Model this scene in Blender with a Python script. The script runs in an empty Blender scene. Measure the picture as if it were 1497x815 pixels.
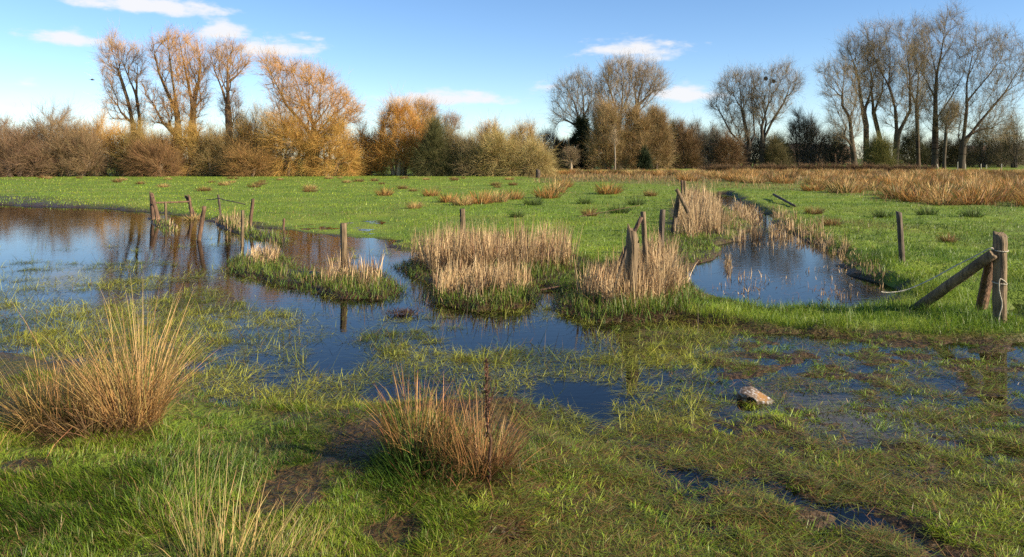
import bpy, math, random
import numpy as np
from mathutils import Vector

rng = np.random.default_rng(11)
random.seed(11)
SC = bpy.context.scene
COL = SC.collection

# ------------------------------------------------------------------ camera model
F, CX, HY, CH = 1150.0, 748.5, 232.0, 1.6      # focal (photo px), principal column, horizon row, eye height


def gp(px, py, z=0.0):
    Y = (CH - z) * F / (np.asarray(py, float) - HY)
    return (np.asarray(px, float) - CX) * Y / F, Y


# ------------------------------------------------------------------ noise, polygons
def _hash(ix, iy, seed):
    h = (ix.astype(np.int64) * 374761393 + iy.astype(np.int64) * 668265263 + seed * 1442695041) & 0x7FFFFFFF
    h = ((h ^ (h >> 13)) * 1274126177) & 0x7FFFFFFF
    h = h ^ (h >> 16)
    return (h & 0xFFFF) / 65535.0


def vnoise(x, y, seed=0):
    xi, yi = np.floor(x), np.floor(y)
    fx, fy = x - xi, y - yi
    fx = fx * fx * (3 - 2 * fx)
    fy = fy * fy * (3 - 2 * fy)
    a, b = _hash(xi, yi, seed), _hash(xi + 1, yi, seed)
    c, d = _hash(xi, yi + 1, seed), _hash(xi + 1, yi + 1, seed)
    return ((a + (b - a) * fx) * (1 - fy) + (c + (d - c) * fx) * fy) * 2 - 1


def fbm(x, y, scale, seed=0, octaves=3):
    s, a, t = 0.0, 1.0, 0.0
    for k in range(octaves):
        s = s + a * vnoise(x * (2 ** k) / scale + 17.3 * k, y * (2 ** k) / scale - 9.1 * k, seed + k)
        t += a
        a *= 0.55
    return s / t * 1.5


def smooth(a, b, x):
    t = np.clip((x - a) / (b - a), 0, 1)
    return t * t * (3 - 2 * t)


def poly_world(pts, z=0.0):
    p = np.array(pts, float)
    X, Y = gp(p[:, 0], p[:, 1], z)
    return np.stack([X, Y], 1)


def sdf(P, X, Y):
    """signed distance in metres, positive inside"""
    X = np.asarray(X, float); Y = np.asarray(Y, float)
    if X.size > 20000:
        lo, hi = P.min(0) - 3.0, P.max(0) + 3.0
        i = np.nonzero((X > lo[0]) & (X < hi[0]) & (Y > lo[1]) & (Y < hi[1]))
        if len(i[0]) < 0.8 * X.size:
            out = np.full(X.shape, -3.0); out[i] = _sdf(P, X[i], Y[i]); return out
    return _sdf(P, X, Y)


def _sdf(P, X, Y):
    d2 = np.full(X.shape, 1e18); ins = np.zeros(X.shape, bool)
    n = len(P)
    for i in range(n):
        ax, ay = P[i]; bx, by = P[(i + 1) % n]
        ex, ey = bx - ax, by - ay
        t = np.clip(((X - ax) * ex + (Y - ay) * ey) / (ex * ex + ey * ey + 1e-12), 0, 1)
        dx, dy = X - ax - t * ex, Y - ay - t * ey
        d2 = np.minimum(d2, dx * dx + dy * dy)
        c = ((ay > Y) != (by > Y)) & (X < (bx - ax) * (Y - ay) / (by - ay + 1e-12) + ax)
        ins ^= c
    d = np.sqrt(d2)
    return np.where(ins, d, -d)


def seg_dist(pts, X, Y):
    d2 = np.full(np.shape(X), 1e18)
    for (ax, ay), (bx, by) in zip(pts[:-1], pts[1:]):
        ex, ey = bx - ax, by - ay
        t = np.clip(((X - ax) * ex + (Y - ay) * ey) / (ex * ex + ey * ey + 1e-12), 0, 1)
        d2 = np.minimum(d2, (X - ax - t * ex) ** 2 + (Y - ay - t * ey) ** 2)
    return np.sqrt(d2)


# ------------------------------------------------------------------ lie of the land
FLOOD = poly_world([(-900, 300), (0, 300), (130, 304), (235, 311), (330, 326), (430, 338), (560, 352), (615, 372),
                    (700, 405), (820, 425), (860, 458), (1000, 464), (1070, 478), (1050, 515), (1010, 560), (1030, 620),
                    (930, 632), (850, 665), (800, 650), (770, 640), (740, 600), (600, 598), (480, 606), (400, 596), (300, 575),
                    (200, 548), (0, 520), (-400, 500), (-900, 480)])
DEEP = poly_world([(300, 395), (430, 420), (560, 438), (620, 440), (760, 456), (840, 470), (800, 500), (640, 500), (480, 470), (330, 440)])
WETFIELD = poly_world([(330, 324), (560, 322), (640, 350), (640, 380), (560, 356), (430, 348)], 0.0)
MARSH = poly_world([(880, 472), (1100, 478), (1300, 492), (1500, 494), (2000, 500), (2300, 1000), (560, 1000), (620, 830),
                    (650, 775), (760, 735), (775, 690), (830, 655), (930, 625), (1000, 560)])
DITCH = poly_world([(1000, 412), (1030, 385), (1055, 362), (1085, 348), (1100, 330), (1080, 312), (1055, 298), (1040, 284),
                    (1062, 283), (1085, 296), (1120, 315), (1150, 338), (1190, 358), (1225, 380), (1270, 408), (1302, 430),
                    (1262, 446), (1130, 452), (1060, 438)])
POOL_R = poly_world([(1474, 446), (1510, 444), (1800, 440), (1800, 466), (1476, 467)])
PUDDLES = [poly_world([(1366, 507), (1395, 502), (1418, 507), (1410, 522), (1385, 524)]),
           poly_world([(1478, 500), (1540, 496), (1560, 520), (1485, 520)]),
           poly_world([(1142, 494), (1170, 490), (1186, 495), (1165, 502)]),
           poly_world([(1020, 484), (1046, 482), (1050, 492), (1025, 497)]),
           poly_world([(1080, 648), (1110, 644), (1122, 652), (1102, 664)]),
           poly_world([(805, 632), (838, 628), (832, 652), (815, 655)]),
           poly_world([(1185, 572), (1210, 570), (1205, 582), (1190, 582)]),
           poly_world([(1295, 630), (1345, 625), (1335, 645), (1305, 650)]),
           poly_world([(1280, 690), (1330, 680), (1335, 694), (1290, 700)])]
RFIELD = poly_world([(1075, 283), (1130, 308), (1165, 328), (1205, 348), (1240, 372), (1275, 395), (1312, 420), (1330, 432),
                     (1470, 436), (2600, 436), (2600, 246), (1030, 246), (1040, 275)], 0.12)
BANK = poly_world([(1000, 436), (1060, 448), (1130, 458), (1262, 455), (1310, 440), (1460, 436), (1475, 470), (2000, 474), (2000, 490),
                   (1480, 490), (1340, 484), (1250, 478), (1100, 472), (1000, 462)], 0.05)
ISLES = {
    'strip': poly_world([(333, 388), (350, 374), (400, 370), (428, 392), (470, 395), (500, 398), (548, 394), (586, 424), (560, 434), (500, 432), (430, 416), (345, 396)], 0.04),
    'mid': poly_world([(590, 392), (600, 380), (660, 368), (760, 368), (850, 380), (868, 396), (830, 410), (775, 412), (780, 440), (700, 449), (628, 436), (640, 412)], 0.05),
    'near': poly_world([(818, 448), (826, 425), (870, 400), (930, 380), (990, 392), (1010, 430), (1010, 455), (960, 464), (870, 464)], 0.05),
    'ditch': poly_world([(980, 348), (985, 310), (1000, 285), (1038, 288), (1058, 318), (1052, 345), (1000, 400), (960, 380)], 0.06),
    'fence': poly_world([(310, 320), (345, 322), (380, 336), (425, 348), (415, 354), (360, 344), (318, 330)], 0.03),
    'oldfence': poly_world([(215, 318), (240, 320), (256, 328), (250, 334), (228, 330)], 0.02),
}
LAWN = poly_world([(-900, 620), (-300, 640), (0, 600), (60, 590), (290, 588), (400, 605), (470, 622), (535, 660), (600, 700), (720, 722), (740, 745), (670, 770), (650, 830), (600, 1100), (-900, 1100)], 0.05)
RUT = [tuple(map(float, gp(*p))) for p in [(930, 676), (975, 687), (1040, 700), (1120, 718), (1200, 742), (1270, 765), (1330, 790), (1400, 835), (1440, 870)]]


def height(X, Y, detail=True):
    X = np.asarray(X, float); Y = np.asarray(Y, float)
    H = 0.075 + 0.05 * smooth(25, 60, Y) + 0.10 * smooth(60, 120, Y) * smooth(-25, 20, X)
    A = np.full(X.shape, 0.02)

    def zone(P, lvl, soft, amp):
        lo, hi = P.min(0) - 2 * soft, P.max(0) + 2 * soft
        i = np.nonzero((X > lo[0]) & (X < hi[0]) & (Y > lo[1]) & (Y < hi[1]))
        if len(i[0]) == 0: return
        x, y = X[i], Y[i]
        d = sdf(P, x, y) + soft * 0.7 * fbm(x, y, soft * 3.0, 40, 2)
        t = smooth(-soft, soft, d)
        H[i] += (lvl - H[i]) * t
        A[i] += (amp - A[i]) * t
    zone(WETFIELD, 0.008, 0.9, 0.02)
    zone(FLOOD, -0.05, 0.30, 0.028)
    zone(MARSH, -0.003, 0.35, 0.030)
    zone(LAWN, 0.05, 0.25, 0.022)
    zone(RFIELD, 0.13, 0.30, 0.035)
    zone(BANK, 0.06, 0.16, 0.02)
    zone(DEEP, -0.12, 0.25, 0.02)
    zone(DITCH, -0.14, 0.30, 0.03)
    zone(POOL_R, -0.1, 0.1, 0.01)
    for p in PUDDLES:
        zone(p, -0.03, 0.06, 0.01)
    for k, p in ISLES.items():
        zone(p, 0.045 if k not in ('ditch', 'near', 'mid') else 0.055, 0.09, 0.012)
    r = seg_dist(RUT, X, Y)
    H = H - (0.036 + 0.008 * fbm(X, Y, 0.4, 44, 2)) * np.exp(-((r + 0.03 * fbm(X, Y, 0.18, 45, 2)) / 0.085) ** 2) + 0.006 * np.exp(-((r - 0.2) / 0.06) ** 2)
    if detail:
        near = 1 - smooth(14, 30, Y)
        H = H + A * (fbm(X, Y, 0.9, 5, 2) * 0.7 + near * fbm(X, Y, 0.2, 9, 3) * 0.9)
    return H


def hit(px, py):
    """where the view ray of a photo pixel meets the land"""
    z = 0.05
    for _ in range(5):
        X, Y = gp(px, py, z)
        z = float(height(np.array([X]), np.array([Y]))[0])
    return float(X), float(Y), z


# ------------------------------------------------------------------ materials
def new_mat(name):
    m = bpy.data.materials.new(name); m.use_nodes = True
    nt = m.node_tree; nt.nodes.clear()
    return m, nt, nt.nodes, nt.links


def node(nt, kind, **kw):
    n = nt.nodes.new(kind)
    for k, v in kw.items():
        if k in n.inputs:
            n.inputs[k].default_value = v
        else:
            setattr(n, k, v)
    return n


def blade_mat(name, translucency=0.3, rough=0.5, spec=0.3, var=0.25):
    m, nt, N, L = new_mat(name)
    at = node(nt, 'ShaderNodeAttribute', attribute_name='tint')
    ns = node(nt, 'ShaderNodeTexNoise'); ns.inputs['Scale'].default_value = 9.0
    mr = node(nt, 'ShaderNodeMapRange'); mr.inputs['To Min'].default_value = 1 - var; mr.inputs['To Max'].default_value = 1 + var
    tc = node(nt, 'ShaderNodeTexCoord')
    L.new(tc.outputs['Object'], ns.inputs['Vector']); L.new(ns.outputs['Fac'], mr.inputs['Value'])
    mx = node(nt, 'ShaderNodeVectorMath', operation='SCALE')
    L.new(at.outputs['Color'], mx.inputs[0]); L.new(mr.outputs['Result'], mx.inputs['Scale'])
    p = node(nt, 'ShaderNodeBsdfPrincipled'); p.inputs['Roughness'].default_value = rough
    p.inputs['Specular IOR Level'].default_value = spec
    t = node(nt, 'ShaderNodeBsdfTranslucent')
    L.new(mx.outputs[0], p.inputs['Base Color']); L.new(mx.outputs[0], t.inputs['Color'])
    ms = node(nt, 'ShaderNodeMixShader'); ms.inputs[0].default_value = translucency
    L.new(p.outputs[0], ms.inputs[1]); L.new(t.outputs[0], ms.inputs[2])
    o = node(nt, 'ShaderNodeOutputMaterial'); L.new(ms.outputs[0], o.inputs['Surface'])
    return m


def wood_mat(name, light, dark, scale=14.0):
    m, nt, N, L = new_mat(name)
    tc = node(nt, 'ShaderNodeTexCoord')
    mp = node(nt, 'ShaderNodeMapping'); mp.inputs['Scale'].default_value = (1, 1, 0.09)
    n1 = node(nt, 'ShaderNodeTexNoise'); n1.inputs['Scale'].default_value = scale * 3; n1.inputs['Detail'].default_value = 8
    n2 = node(nt, 'ShaderNodeTexNoise'); n2.inputs['Scale'].default_value = 6; n2.inputs['Detail'].default_value = 5
    L.new(tc.outputs['Object'], mp.inputs[0]); L.new(mp.outputs[0], n1.inputs['Vector']); L.new(tc.outputs['Object'], n2.inputs['Vector'])
    r = node(nt, 'ShaderNodeValToRGB')
    r.color_ramp.elements[0].position = 0.36; r.color_ramp.elements[0].color = (*dark, 1)
    r.color_ramp.elements[1].position = 0.62; r.color_ramp.elements[1].color = (*light, 1)
    L.new(n1.outputs['Fac'], r.inputs[0])
    r2 = node(nt, 'ShaderNodeValToRGB')
    r2.color_ramp.elements[0].position = 0.35; r2.color_ramp.elements[0].color = (0.62, 0.6, 0.52, 1)
    r2.color_ramp.elements[1].position = 0.65; r2.color_ramp.elements[1].color = (1.1, 1.08, 1.05, 1)
    L.new(n2.outputs['Fac'], r2.inputs[0])
    mu = node(nt, 'ShaderNodeMix', data_type='RGBA', blend_type='MULTIPLY'); mu.inputs[0].default_value = 1
    L.new(r.outputs[0], mu.inputs[6]); L.new(r2.outputs[0], mu.inputs[7])
    p = node(nt, 'ShaderNodeBsdfPrincipled'); p.inputs['Roughness'].default_value = 0.8
    L.new(mu.outputs[2], p.inputs['Base Color'])
    b = node(nt, 'ShaderNodeBump'); b.inputs['Strength'].default_value = 1.0; b.inputs['Distance'].default_value = 0.02
    L.new(n1.outputs['Fac'], b.inputs['Height']); L.new(b.outputs[0], p.inputs['Normal'])
    o = node(nt, 'ShaderNodeOutputMaterial'); L.new(p.outputs[0], o.inputs['Surface'])
    return m


def plain_mat(name, col, rough=0.7, nscale=20, var=0.3, bump=0.2):
    m, nt, N, L = new_mat(name)
    tc = node(nt, 'ShaderNodeTexCoord')
    n1 = node(nt, 'ShaderNodeTexNoise'); n1.inputs['Scale'].default_value = nscale; n1.inputs['Detail'].default_value = 6
    L.new(tc.outputs['Object'], n1.inputs['Vector'])
    r = node(nt, 'ShaderNodeValToRGB')
    r.color_ramp.elements[0].position = 0.3; r.color_ramp.elements[0].color = (*[c * (1 - var) for c in col], 1)
    r.color_ramp.elements[1].position = 0.7; r.color_ramp.elements[1].color = (*[min(1, c * (1 + var)) for c in col], 1)
    L.new(n1.outputs['Fac'], r.inputs[0])
    p = node(nt, 'ShaderNodeBsdfPrincipled'); p.inputs['Roughness'].default_value = rough
    L.new(r.outputs[0], p.inputs['Base Color'])
    b = node(nt, 'ShaderNodeBump'); b.inputs['Strength'].default_value = bump; b.inputs['Distance'].default_value = 0.01
    L.new(n1.outputs['Fac'], b.inputs['Height']); L.new(b.outputs[0], p.inputs['Normal'])
    o = node(nt, 'ShaderNodeOutputMaterial'); L.new(p.outputs[0], o.inputs['Surface'])
    return m


M_GRASS = blade_mat('grass_blade', 0.35, 0.45, 0.35)
M_STRAW = blade_mat('straw_blade', 0.25, 0.55, 0.25)
M_FLOAT = blade_mat('floating_blade', 0.25, 0.5, 0.2)
M_TWIG = blade_mat('twig', 0.0, 0.8, 0.2, 0.2)
M_BARK = blade_mat('bark', 0.0, 0.85, 0.2, 0.35)
M_POST = wood_mat('weathered_post', (0.225, 0.155, 0.08), (0.085, 0.055, 0.026))
M_POSTD = wood_mat('dark_wet_post', (0.13, 0.095, 0.06), (0.045, 0.03, 0.02))
M_POSTR = wood_mat('reddish_post', (0.18, 0.10, 0.055), (0.07, 0.038, 0.02))
M_ROPE = plain_mat('rope_fibre', (0.42, 0.37, 0.27), 0.8, 90, 0.3, 0.5)
M_WIRE = plain_mat('rusty_wire', (0.12, 0.09, 0.06), 0.6, 90)


# ------------------------------------------------------------------ mesh helpers
def mesh_obj(name, V, T, mat, tint=None, parent=None, loc=None, smoothf=False):
    V = np.asarray(V, np.float32); T = np.asarray(T, np.int32)
    me = bpy.data.meshes.new(name)
    me.vertices.add(len(V)); me.vertices.foreach_set('co', V.ravel())
    k = T.shape[1]
    me.loops.add(T.size); me.loops.foreach_set('vertex_index', T.ravel())
    me.polygons.add(len(T)); me.polygons.foreach_set('loop_start', np.arange(0, T.size, k, dtype=np.int32))
    if smoothf:
        me.polygons.foreach_set('use_smooth', np.ones(len(T), bool))
    if tint is not None:
        a = me.color_attributes.new('tint', 'FLOAT_COLOR', 'POINT')
        c = np.ones((len(V), 4), np.float32); c[:, :3] = tint
        a.data.foreach_set('color', c.ravel())
    me.update(calc_edges=True)
    me.materials.append(mat)
    o = bpy.data.objects.new(name, me); COL.objects.link(o)
    if parent is not None:
        o.parent = parent
    if loc is not None:
        o.location = loc
    return o


def tag(o, label=None, cat=None, group=None, kind=None):
    if label: o['label'] = label
    if cat: o['category'] = cat
    if group: o['group'] = group
    if kind: o['kind'] = kind
    return o


def thing(name, label, cat, loc, group=None):
    o = bpy.data.objects.new(name, None); COL.objects.link(o); o.location = loc
    o.empty_display_size = 0.1
    return tag(o, label, cat, group)


class Bag:
    """collects strips and tubes with colours, builds ONE mesh"""
    def __init__(self): self.V, self.T, self.C, self.n = [], [], [], 0

    def add(self, V, T, C):
        self.V.append(V); self.T.append(T + self.n); self.C.append(C); self.n += len(V)

    def blades(self, base, L, W, az, th0, bend, c0, c1, K=3, twist=None, taper=0.75):
        base = np.asarray(base, float); n = len(base)
        if n == 0: return
        ones = np.ones(n)
        L, W, az, th0, bend = [np.broadcast_to(np.asarray(a, float), n) * ones for a in (L, W, az, th0, bend)]
        c0 = np.broadcast_to(np.asarray(c0, float), (n, 3)); c1 = np.broadcast_to(np.asarray(c1, float), (n, 3))
        tw = rng.uniform(0, np.pi, n) if twist is None else np.broadcast_to(twist, n)
        wx, wy = np.cos(az + np.pi / 2 + tw * 0.5), np.sin(az + np.pi / 2 + tw * 0.5)
        P = base.copy(); V = np.empty((n, 2 * K + 1, 3)); C = np.empty((n, 2 * K + 1, 3))
        for k in range(K + 1):
            t = k / K
            if k < K:
                w = W * (1 - taper * t) * 0.5
                V[:, 2 * k, 0] = P[:, 0] - wx * w; V[:, 2 * k, 1] = P[:, 1] - wy * w; V[:, 2 * k, 2] = P[:, 2]
                V[:, 2 * k + 1, 0] = P[:, 0] + wx * w; V[:, 2 * k + 1, 1] = P[:, 1] + wy * w; V[:, 2 * k + 1, 2] = P[:, 2]
                C[:, 2 * k] = C[:, 2 * k + 1] = c0 + (c1 - c0) * t
                th = th0 + bend * (t + 0.5 / K)
                s = L / K
                P = P + np.stack([np.cos(az) * np.sin(th) * s, np.sin(az) * np.sin(th) * s, np.cos(th) * s], 1)
            else:
                V[:, 2 * K] = P; C[:, 2 * K] = c1
        tr = []
        for k in range(K - 1):
            a = 2 * k
            tr += [(a, a + 1, a + 3), (a, a + 3, a + 2)]
        a = 2 * (K - 1); tr.append((a, a + 1, a + 2))
        tr = np.array(tr)
        T = (np.arange(n)[:, None, None] * (2 * K + 1) + tr[None]).reshape(-1, 3)
        self.add(V.reshape(-1, 3), T, C.reshape(-1, 3))

    def strips(self, P, D, L, W, B, c):
        """thin twigs: start, unit direction, length, width, bend vector"""
        n = len(P)
        if n == 0: return
        R = rng.normal(size=(n, 3)); S = np.cross(D, R); S /= np.linalg.norm(S, axis=1)[:, None] + 1e-9
        L = L[:, None]; W = W[:, None] * 0.5
        M = P + D * L * 0.5; E = P + D * L + B * L
        V = np.stack([P - S * W, P + S * W, M - S * W * 0.7, M + S * W * 0.7, E], 1)
        tr = np.array([(0, 1, 3), (0, 3, 2), (2, 3, 4)])
        T = (np.arange(n)[:, None, None] * 5 + tr[None]).reshape(-1, 3)
        C = np.repeat(np.broadcast_to(c, (n, 3)), 5, axis=0)
        self.add(V.reshape(-1, 3), T, C)

    def tubes(self, A, B, ra, rb, c, sides=4):
        n = len(A)
        if n == 0: return
        D = B - A; ln = np.linalg.norm(D, axis=1)[:, None] + 1e-9; D = D / ln
        B = B + D * np.minimum(ra, rb)[:, None] * 0.4
        up = np.where(np.abs(D[:, 2:3]) < 0.9, np.array([[0, 0, 1.0]]), np.array([[1.0, 0, 0]]))
        U = np.cross(D, up); U /= np.linalg.norm(U, axis=1)[:, None] + 1e-9
        W = np.cross(D, U)
        V = np.empty((n, 2 * sides, 3))
        for k in range(sides):
            a = 2 * math.pi * k / sides
            o = U * math.cos(a) + W * math.sin(a)
            V[:, k] = A + o * ra[:, None]; V[:, sides + k] = B + o * rb[:, None]
        tr = []
        for k in range(sides):
            j = (k + 1) % sides
            tr += [(k, j, sides + j), (k, sides + j, sides + k)]
        T = (np.arange(n)[:, None, None] * 2 * sides + np.array(tr)[None]).reshape(-1, 3)
        C = np.repeat(np.broadcast_to(c, (n, 3)), 2 * sides, axis=0)
        self.add(V.reshape(-1, 3), T, C)

    def build(self, name, mat, parent=None, loc=None, origin=None):
        V = np.concatenate(self.V)
        if origin is not None: V = V - np.asarray(origin)
        return mesh_obj(name, V, np.concatenate(self.T), mat, np.concatenate(self.C), parent, loc)


def jit(c, n, amt=0.2, hue=0.08):
    """n colours around c"""
    c = np.asarray(c, float)
    v = 1 + rng.normal(0, amt, (n, 1)).clip(-0.6, 0.8)
    h = 1 + rng.normal(0, hue, (n, 3))
    return (c * v * h).clip(0.004, 0.9)


def mixc(a, b, t):
    t = np.asarray(t)[:, None]
    return a + (b - a) * t


# ------------------------------------------------------------------ ground, water
def build_ground():
    ys = [-40, -20, -10, -5, -2, 0, 1.0, 1.8]
    y = 2.4
    while y < 2600:
        ys.append(y)
        y *= 1.0055 if y < 11 else (1.012 if y < 70 else 1.06)
    ys = np.array(ys)
    u = np.linspace(-1, 1, 470); u = 0.85 * u + 1.3 * u ** 5
    w = np.maximum(np.abs(ys), 3.0)
    X = w[:, None] * u[None, :]; Y = np.repeat(ys[:, None], len(u), 1)
    Z = height(X.ravel(), Y.ravel()).reshape(X.shape)
    nr, nc = X.shape
    V = np.stack([X, Y, Z], -1).reshape(-1, 3)
    idx = np.arange(nr * nc).reshape(nr, nc)
    Q = np.stack([idx[:-1, :-1], idx[:-1, 1:], idx[1:, 1:], idx[1:, :-1]], -1).reshape(-1, 4)
    x, yy = V[:, 0], V[:, 1]
    green = 1 - smooth(-0.35, 0.1, sdf(FLOOD, x, yy) + 0.2 * fbm(x, yy, 0.4, 77, 2))
    green *= 1 - smooth(-0.2, 0.3, sdf(MARSH, x, yy))
    green *= 1 - 0.95 * smooth(-0.4, -0.02, sdf(DITCH, x, yy) + 0.15 * fbm(x, yy, 0.3, 78, 2))
    for p in ISLES.values():
        green *= 1 - 0.9 * smooth(-0.3, 0.0, sdf(p, x, yy))
    lawn = smooth(-0.1, 0.3, sdf(LAWN, x, yy))
    green = np.maximum(green, smooth(0.0, 0.5, sdf(LAWN, x, yy)) * 0.55)
    green *= 1 - smooth(9.0, 8.0, yy) * (1 - lawn) * 0.8 * (1 - smooth(-0.2, 0.1, sdf(BANK, x, yy)))
    green *= 1 - 0.95 * bare(x, yy)
    # shallow grey mud margin past the far edge of the pond
    mudp = poly_world([(-900, 296), (0, 288), (60, 290), (140, 300), (230, 312), (0, 318), (-900, 330)])
    green *= 1 - 0.9 * smooth(-1.0, 1.5, sdf(mudp, x, yy))
    band = rush_zone(x, yy)
    C = np.stack([green, band, lawn], 1)
    m, nt, N, L = new_mat('meadow_ground')
    at = node(nt, 'ShaderNodeAttribute', attribute_name='tint')
    sp = node(nt, 'ShaderNodeSeparateColor'); L.new(at.outputs['Color'], sp.inputs[0])
    tc = node(nt, 'ShaderNodeTexCoord')

    def noise(scale, detail, stretch=(1, 1, 1)):
        mp = node(nt, 'ShaderNodeMapping'); mp.inputs['Scale'].default_value = stretch
        n = node(nt, 'ShaderNodeTexNoise'); n.inputs['Scale'].default_value = scale; n.inputs['Detail'].default_value = detail
        L.new(tc.outputs['Object'], mp.inputs[0]); L.new(mp.outputs[0], n.inputs['Vector'])
        return n.outputs['Fac']

    def ramp(fac, *stops):
        r = node(nt, 'ShaderNodeValToRGB')
        while len(r.color_ramp.elements) < len(stops): r.color_ramp.elements.new(0.5)
        for e, (pos, c) in zip(r.color_ramp.elements, stops):
            e.position = pos; e.color = (*c, 1)
        L.new(fac, r.inputs[0]); return r.outputs[0]

    def mix(fac, a, b, mode='MIX'):
        n = node(nt, 'ShaderNodeMix', data_type='RGBA', blend_type=mode)
        if isinstance(fac, float): n.inputs[0].default_value = fac
        else: L.new(fac, n.inputs[0])
        L.new(a, n.inputs[6]); L.new(b, n.inputs[7]); return n.outputs[2]
    nA, nB, nC = noise(0.45, 5), noise(3.0, 6), noise(28, 7)
    grass = ramp(nA, (0.3, (0.10, 0.16, 0.014)), (0.5, (0.145, 0.21, 0.018)), (0.7, (0.20, 0.24, 0.03)))
    grass = mix(ramp(nB, (0.45, (0, 0, 0)), (0.75, (0.7, 0.7, 0.7))), grass, ramp(nC, (0.3, (0.05, 0.085, 0.012)), (0.7, (0.17, 0.17, 0.05))))
    mud = ramp(nC, (0.3, (0.014, 0.007, 0.004)), (0.55, (0.058, 0.032, 0.012)), (0.75, (0.13, 0.075, 0.028)))
    mud = mix(ramp(nB, (0.4, (0, 0, 0)), (0.7, (0.8, 0.8, 0.8))), mud, ramp(nC, (0.35, (0.03, 0.019, 0.008)), (0.7, (0.085, 0.054, 0.022))))
    rush = ramp(nB, (0.3, (0.10, 0.075, 0.03)), (0.7, (0.20, 0.13, 0.055)))
    col = mix(sp.outputs[0], mud, grass)
    col = mix(sp.outputs[1], col, rush)
    p = node(nt, 'ShaderNodeBsdfPrincipled'); p.inputs['Specular IOR Level'].default_value = 0.2; L.new(col, p.inputs['Base Color'])
    rr = node(nt, 'ShaderNodeMapRange'); rr.inputs['To Min'].default_value = 0.48; rr.inputs['To Max'].default_value = 0.85
    L.new(sp.outputs[0], rr.inputs['Value']); L.new(rr.outputs[0], p.inputs['Roughness'])
    b = node(nt, 'ShaderNodeBump'); b.inputs['Strength'].default_value = 1.0; b.inputs['Distance'].default_value = 0.035
    ad = node(nt, 'ShaderNodeMath', operation='ADD'); L.new(nC, ad.inputs[0]); L.new(nB, ad.inputs[1])
    L.new(ad.outputs[0], b.inputs['Height']); L.new(b.outputs[0], p.inputs['Normal'])
    o = node(nt, 'ShaderNodeOutputMaterial'); L.new(p.outputs[0], o.inputs['Surface'])
    g = mesh_obj('ground', V, Q, m, C, smoothf=True)
    tag(g, kind='structure')

    # water sheet at z = 0
    m, nt, N, L = new_mat('pond_water')
    tc = node(nt, 'ShaderNodeTexCoord')
    n1 = node(nt, 'ShaderNodeTexNoise'); n1.inputs['Scale'].default_value = 5.0; n1.inputs['Detail'].default_value = 4
    n2 = node(nt, 'ShaderNodeTexNoise'); n2.inputs['Scale'].default_value = 0.6; n2.inputs['Detail'].default_value = 2
    mp = node(nt, 'ShaderNodeMapping'); mp.inputs['Scale'].default_value = (1, 2.2, 1)
    L.new(tc.outputs['Object'], mp.inputs[0]); L.new(mp.outputs[0], n1.inputs['Vector']); L.new(tc.outputs['Object'], n2.inputs['Vector'])
    b = node(nt, 'ShaderNodeBump'); b.inputs['Strength'].default_value = 0.09; b.inputs['Distance'].default_value = 0.02
    mul = node(nt, 'ShaderNodeMath', operation='MULTIPLY'); L.new(n1.outputs['Fac'], mul.inputs[0]); L.new(n2.outputs['Fac'], mul.inputs[1])
    L.new(mul.outputs[0], b.inputs['Height'])
    fr = node(nt, 'ShaderNodeFresnel'); fr.inputs['IOR'].default_value = 1.36; L.new(b.outputs[0], fr.inputs['Normal'])
    gl = node(nt, 'ShaderNodeBsdfGlossy'); gl.inputs['Roughness'].default_value = 0.03; L.new(b.outputs[0], gl.inputs['Normal'])
    tr = node(nt, 'ShaderNodeBsdfTransparent'); tr.inputs['Color'].default_value = (0.30, 0.23, 0.17, 1)
    ms = node(nt, 'ShaderNodeMixShader'); L.new(fr.outputs[0], ms.inputs[0]); L.new(tr.outputs[0], ms.inputs[1]); L.new(gl.outputs[0], ms.inputs[2])
    o = node(nt, 'ShaderNodeOutputMaterial'); L.new(ms.outputs[0], o.inputs['Surface'])
    wv = [(-70, 1.2, 0), (45, 1.2, 0), (45, 48, 0), (-70, 48, 0)]
    tag(mesh_obj('water', wv, [(0, 1, 2, 3)], m), kind='structure')


BARE = [(30, 684, 55, 13, 1), (175, 708, 35, 10, .8), (430, 712, 62, 42, 1), (570, 775, 60, 26, 1), (250, 655, 30, 8, .5), (510, 655, 55, 40, .9),
        (380, 655, 40, 16, .7), (1000, 742, 60, 20, .7), (730, 745, 60, 22, .7), (860, 795, 90, 22, .6), (150, 770, 20, 8, .7), (345, 582, 14, 6, .8)]


def bare(X, Y):
    b = np.zeros(np.shape(X))
    for (px, py, rx, ry, s) in BARE:
        cx, cy = gp(px, py, 0.05)
        wx = rx * cy / F; wy = abs(float(gp(px, py - ry, 0.05)[1]) - float(gp(px, py + ry, 0.05)[1])) / 2
        d = np.sqrt(((X - cx) / wx) ** 2 + ((Y - cy) / wy) ** 2) + 0.35 * fbm(X, Y, 0.15, 71, 2)
        b = np.maximum(b, s * (1 - smooth(0.75, 1.15, d)))
    return b


RUSHB = [poly_world([(800, 266), (900, 264), (1000, 272), (1080, 276), (1160, 284), (1240, 291), (1350, 300), (1497, 305), (1900, 310), (2600, 310), (2600, 251), (800, 251)], 0.13)]


def rush_zone(X, Y):
    return (0.35 + 0.5 * smooth(40, 60, Y)) * smooth(-1.0, 1.0, sdf(RUSHB[0], X, Y) + 2.5 * fbm(X, Y, 5.0, 21, 2))


build_ground()


# ------------------------------------------------------------------ grass (uncountable: one object per sward)
def px_samples(n, x0, x1, y0, y1):
    px = rng.uniform(x0, x1, n); py = rng.uniform(y0, y1, n)
    X, Y = gp(px, py, 0.05)
    return X, Y


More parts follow.
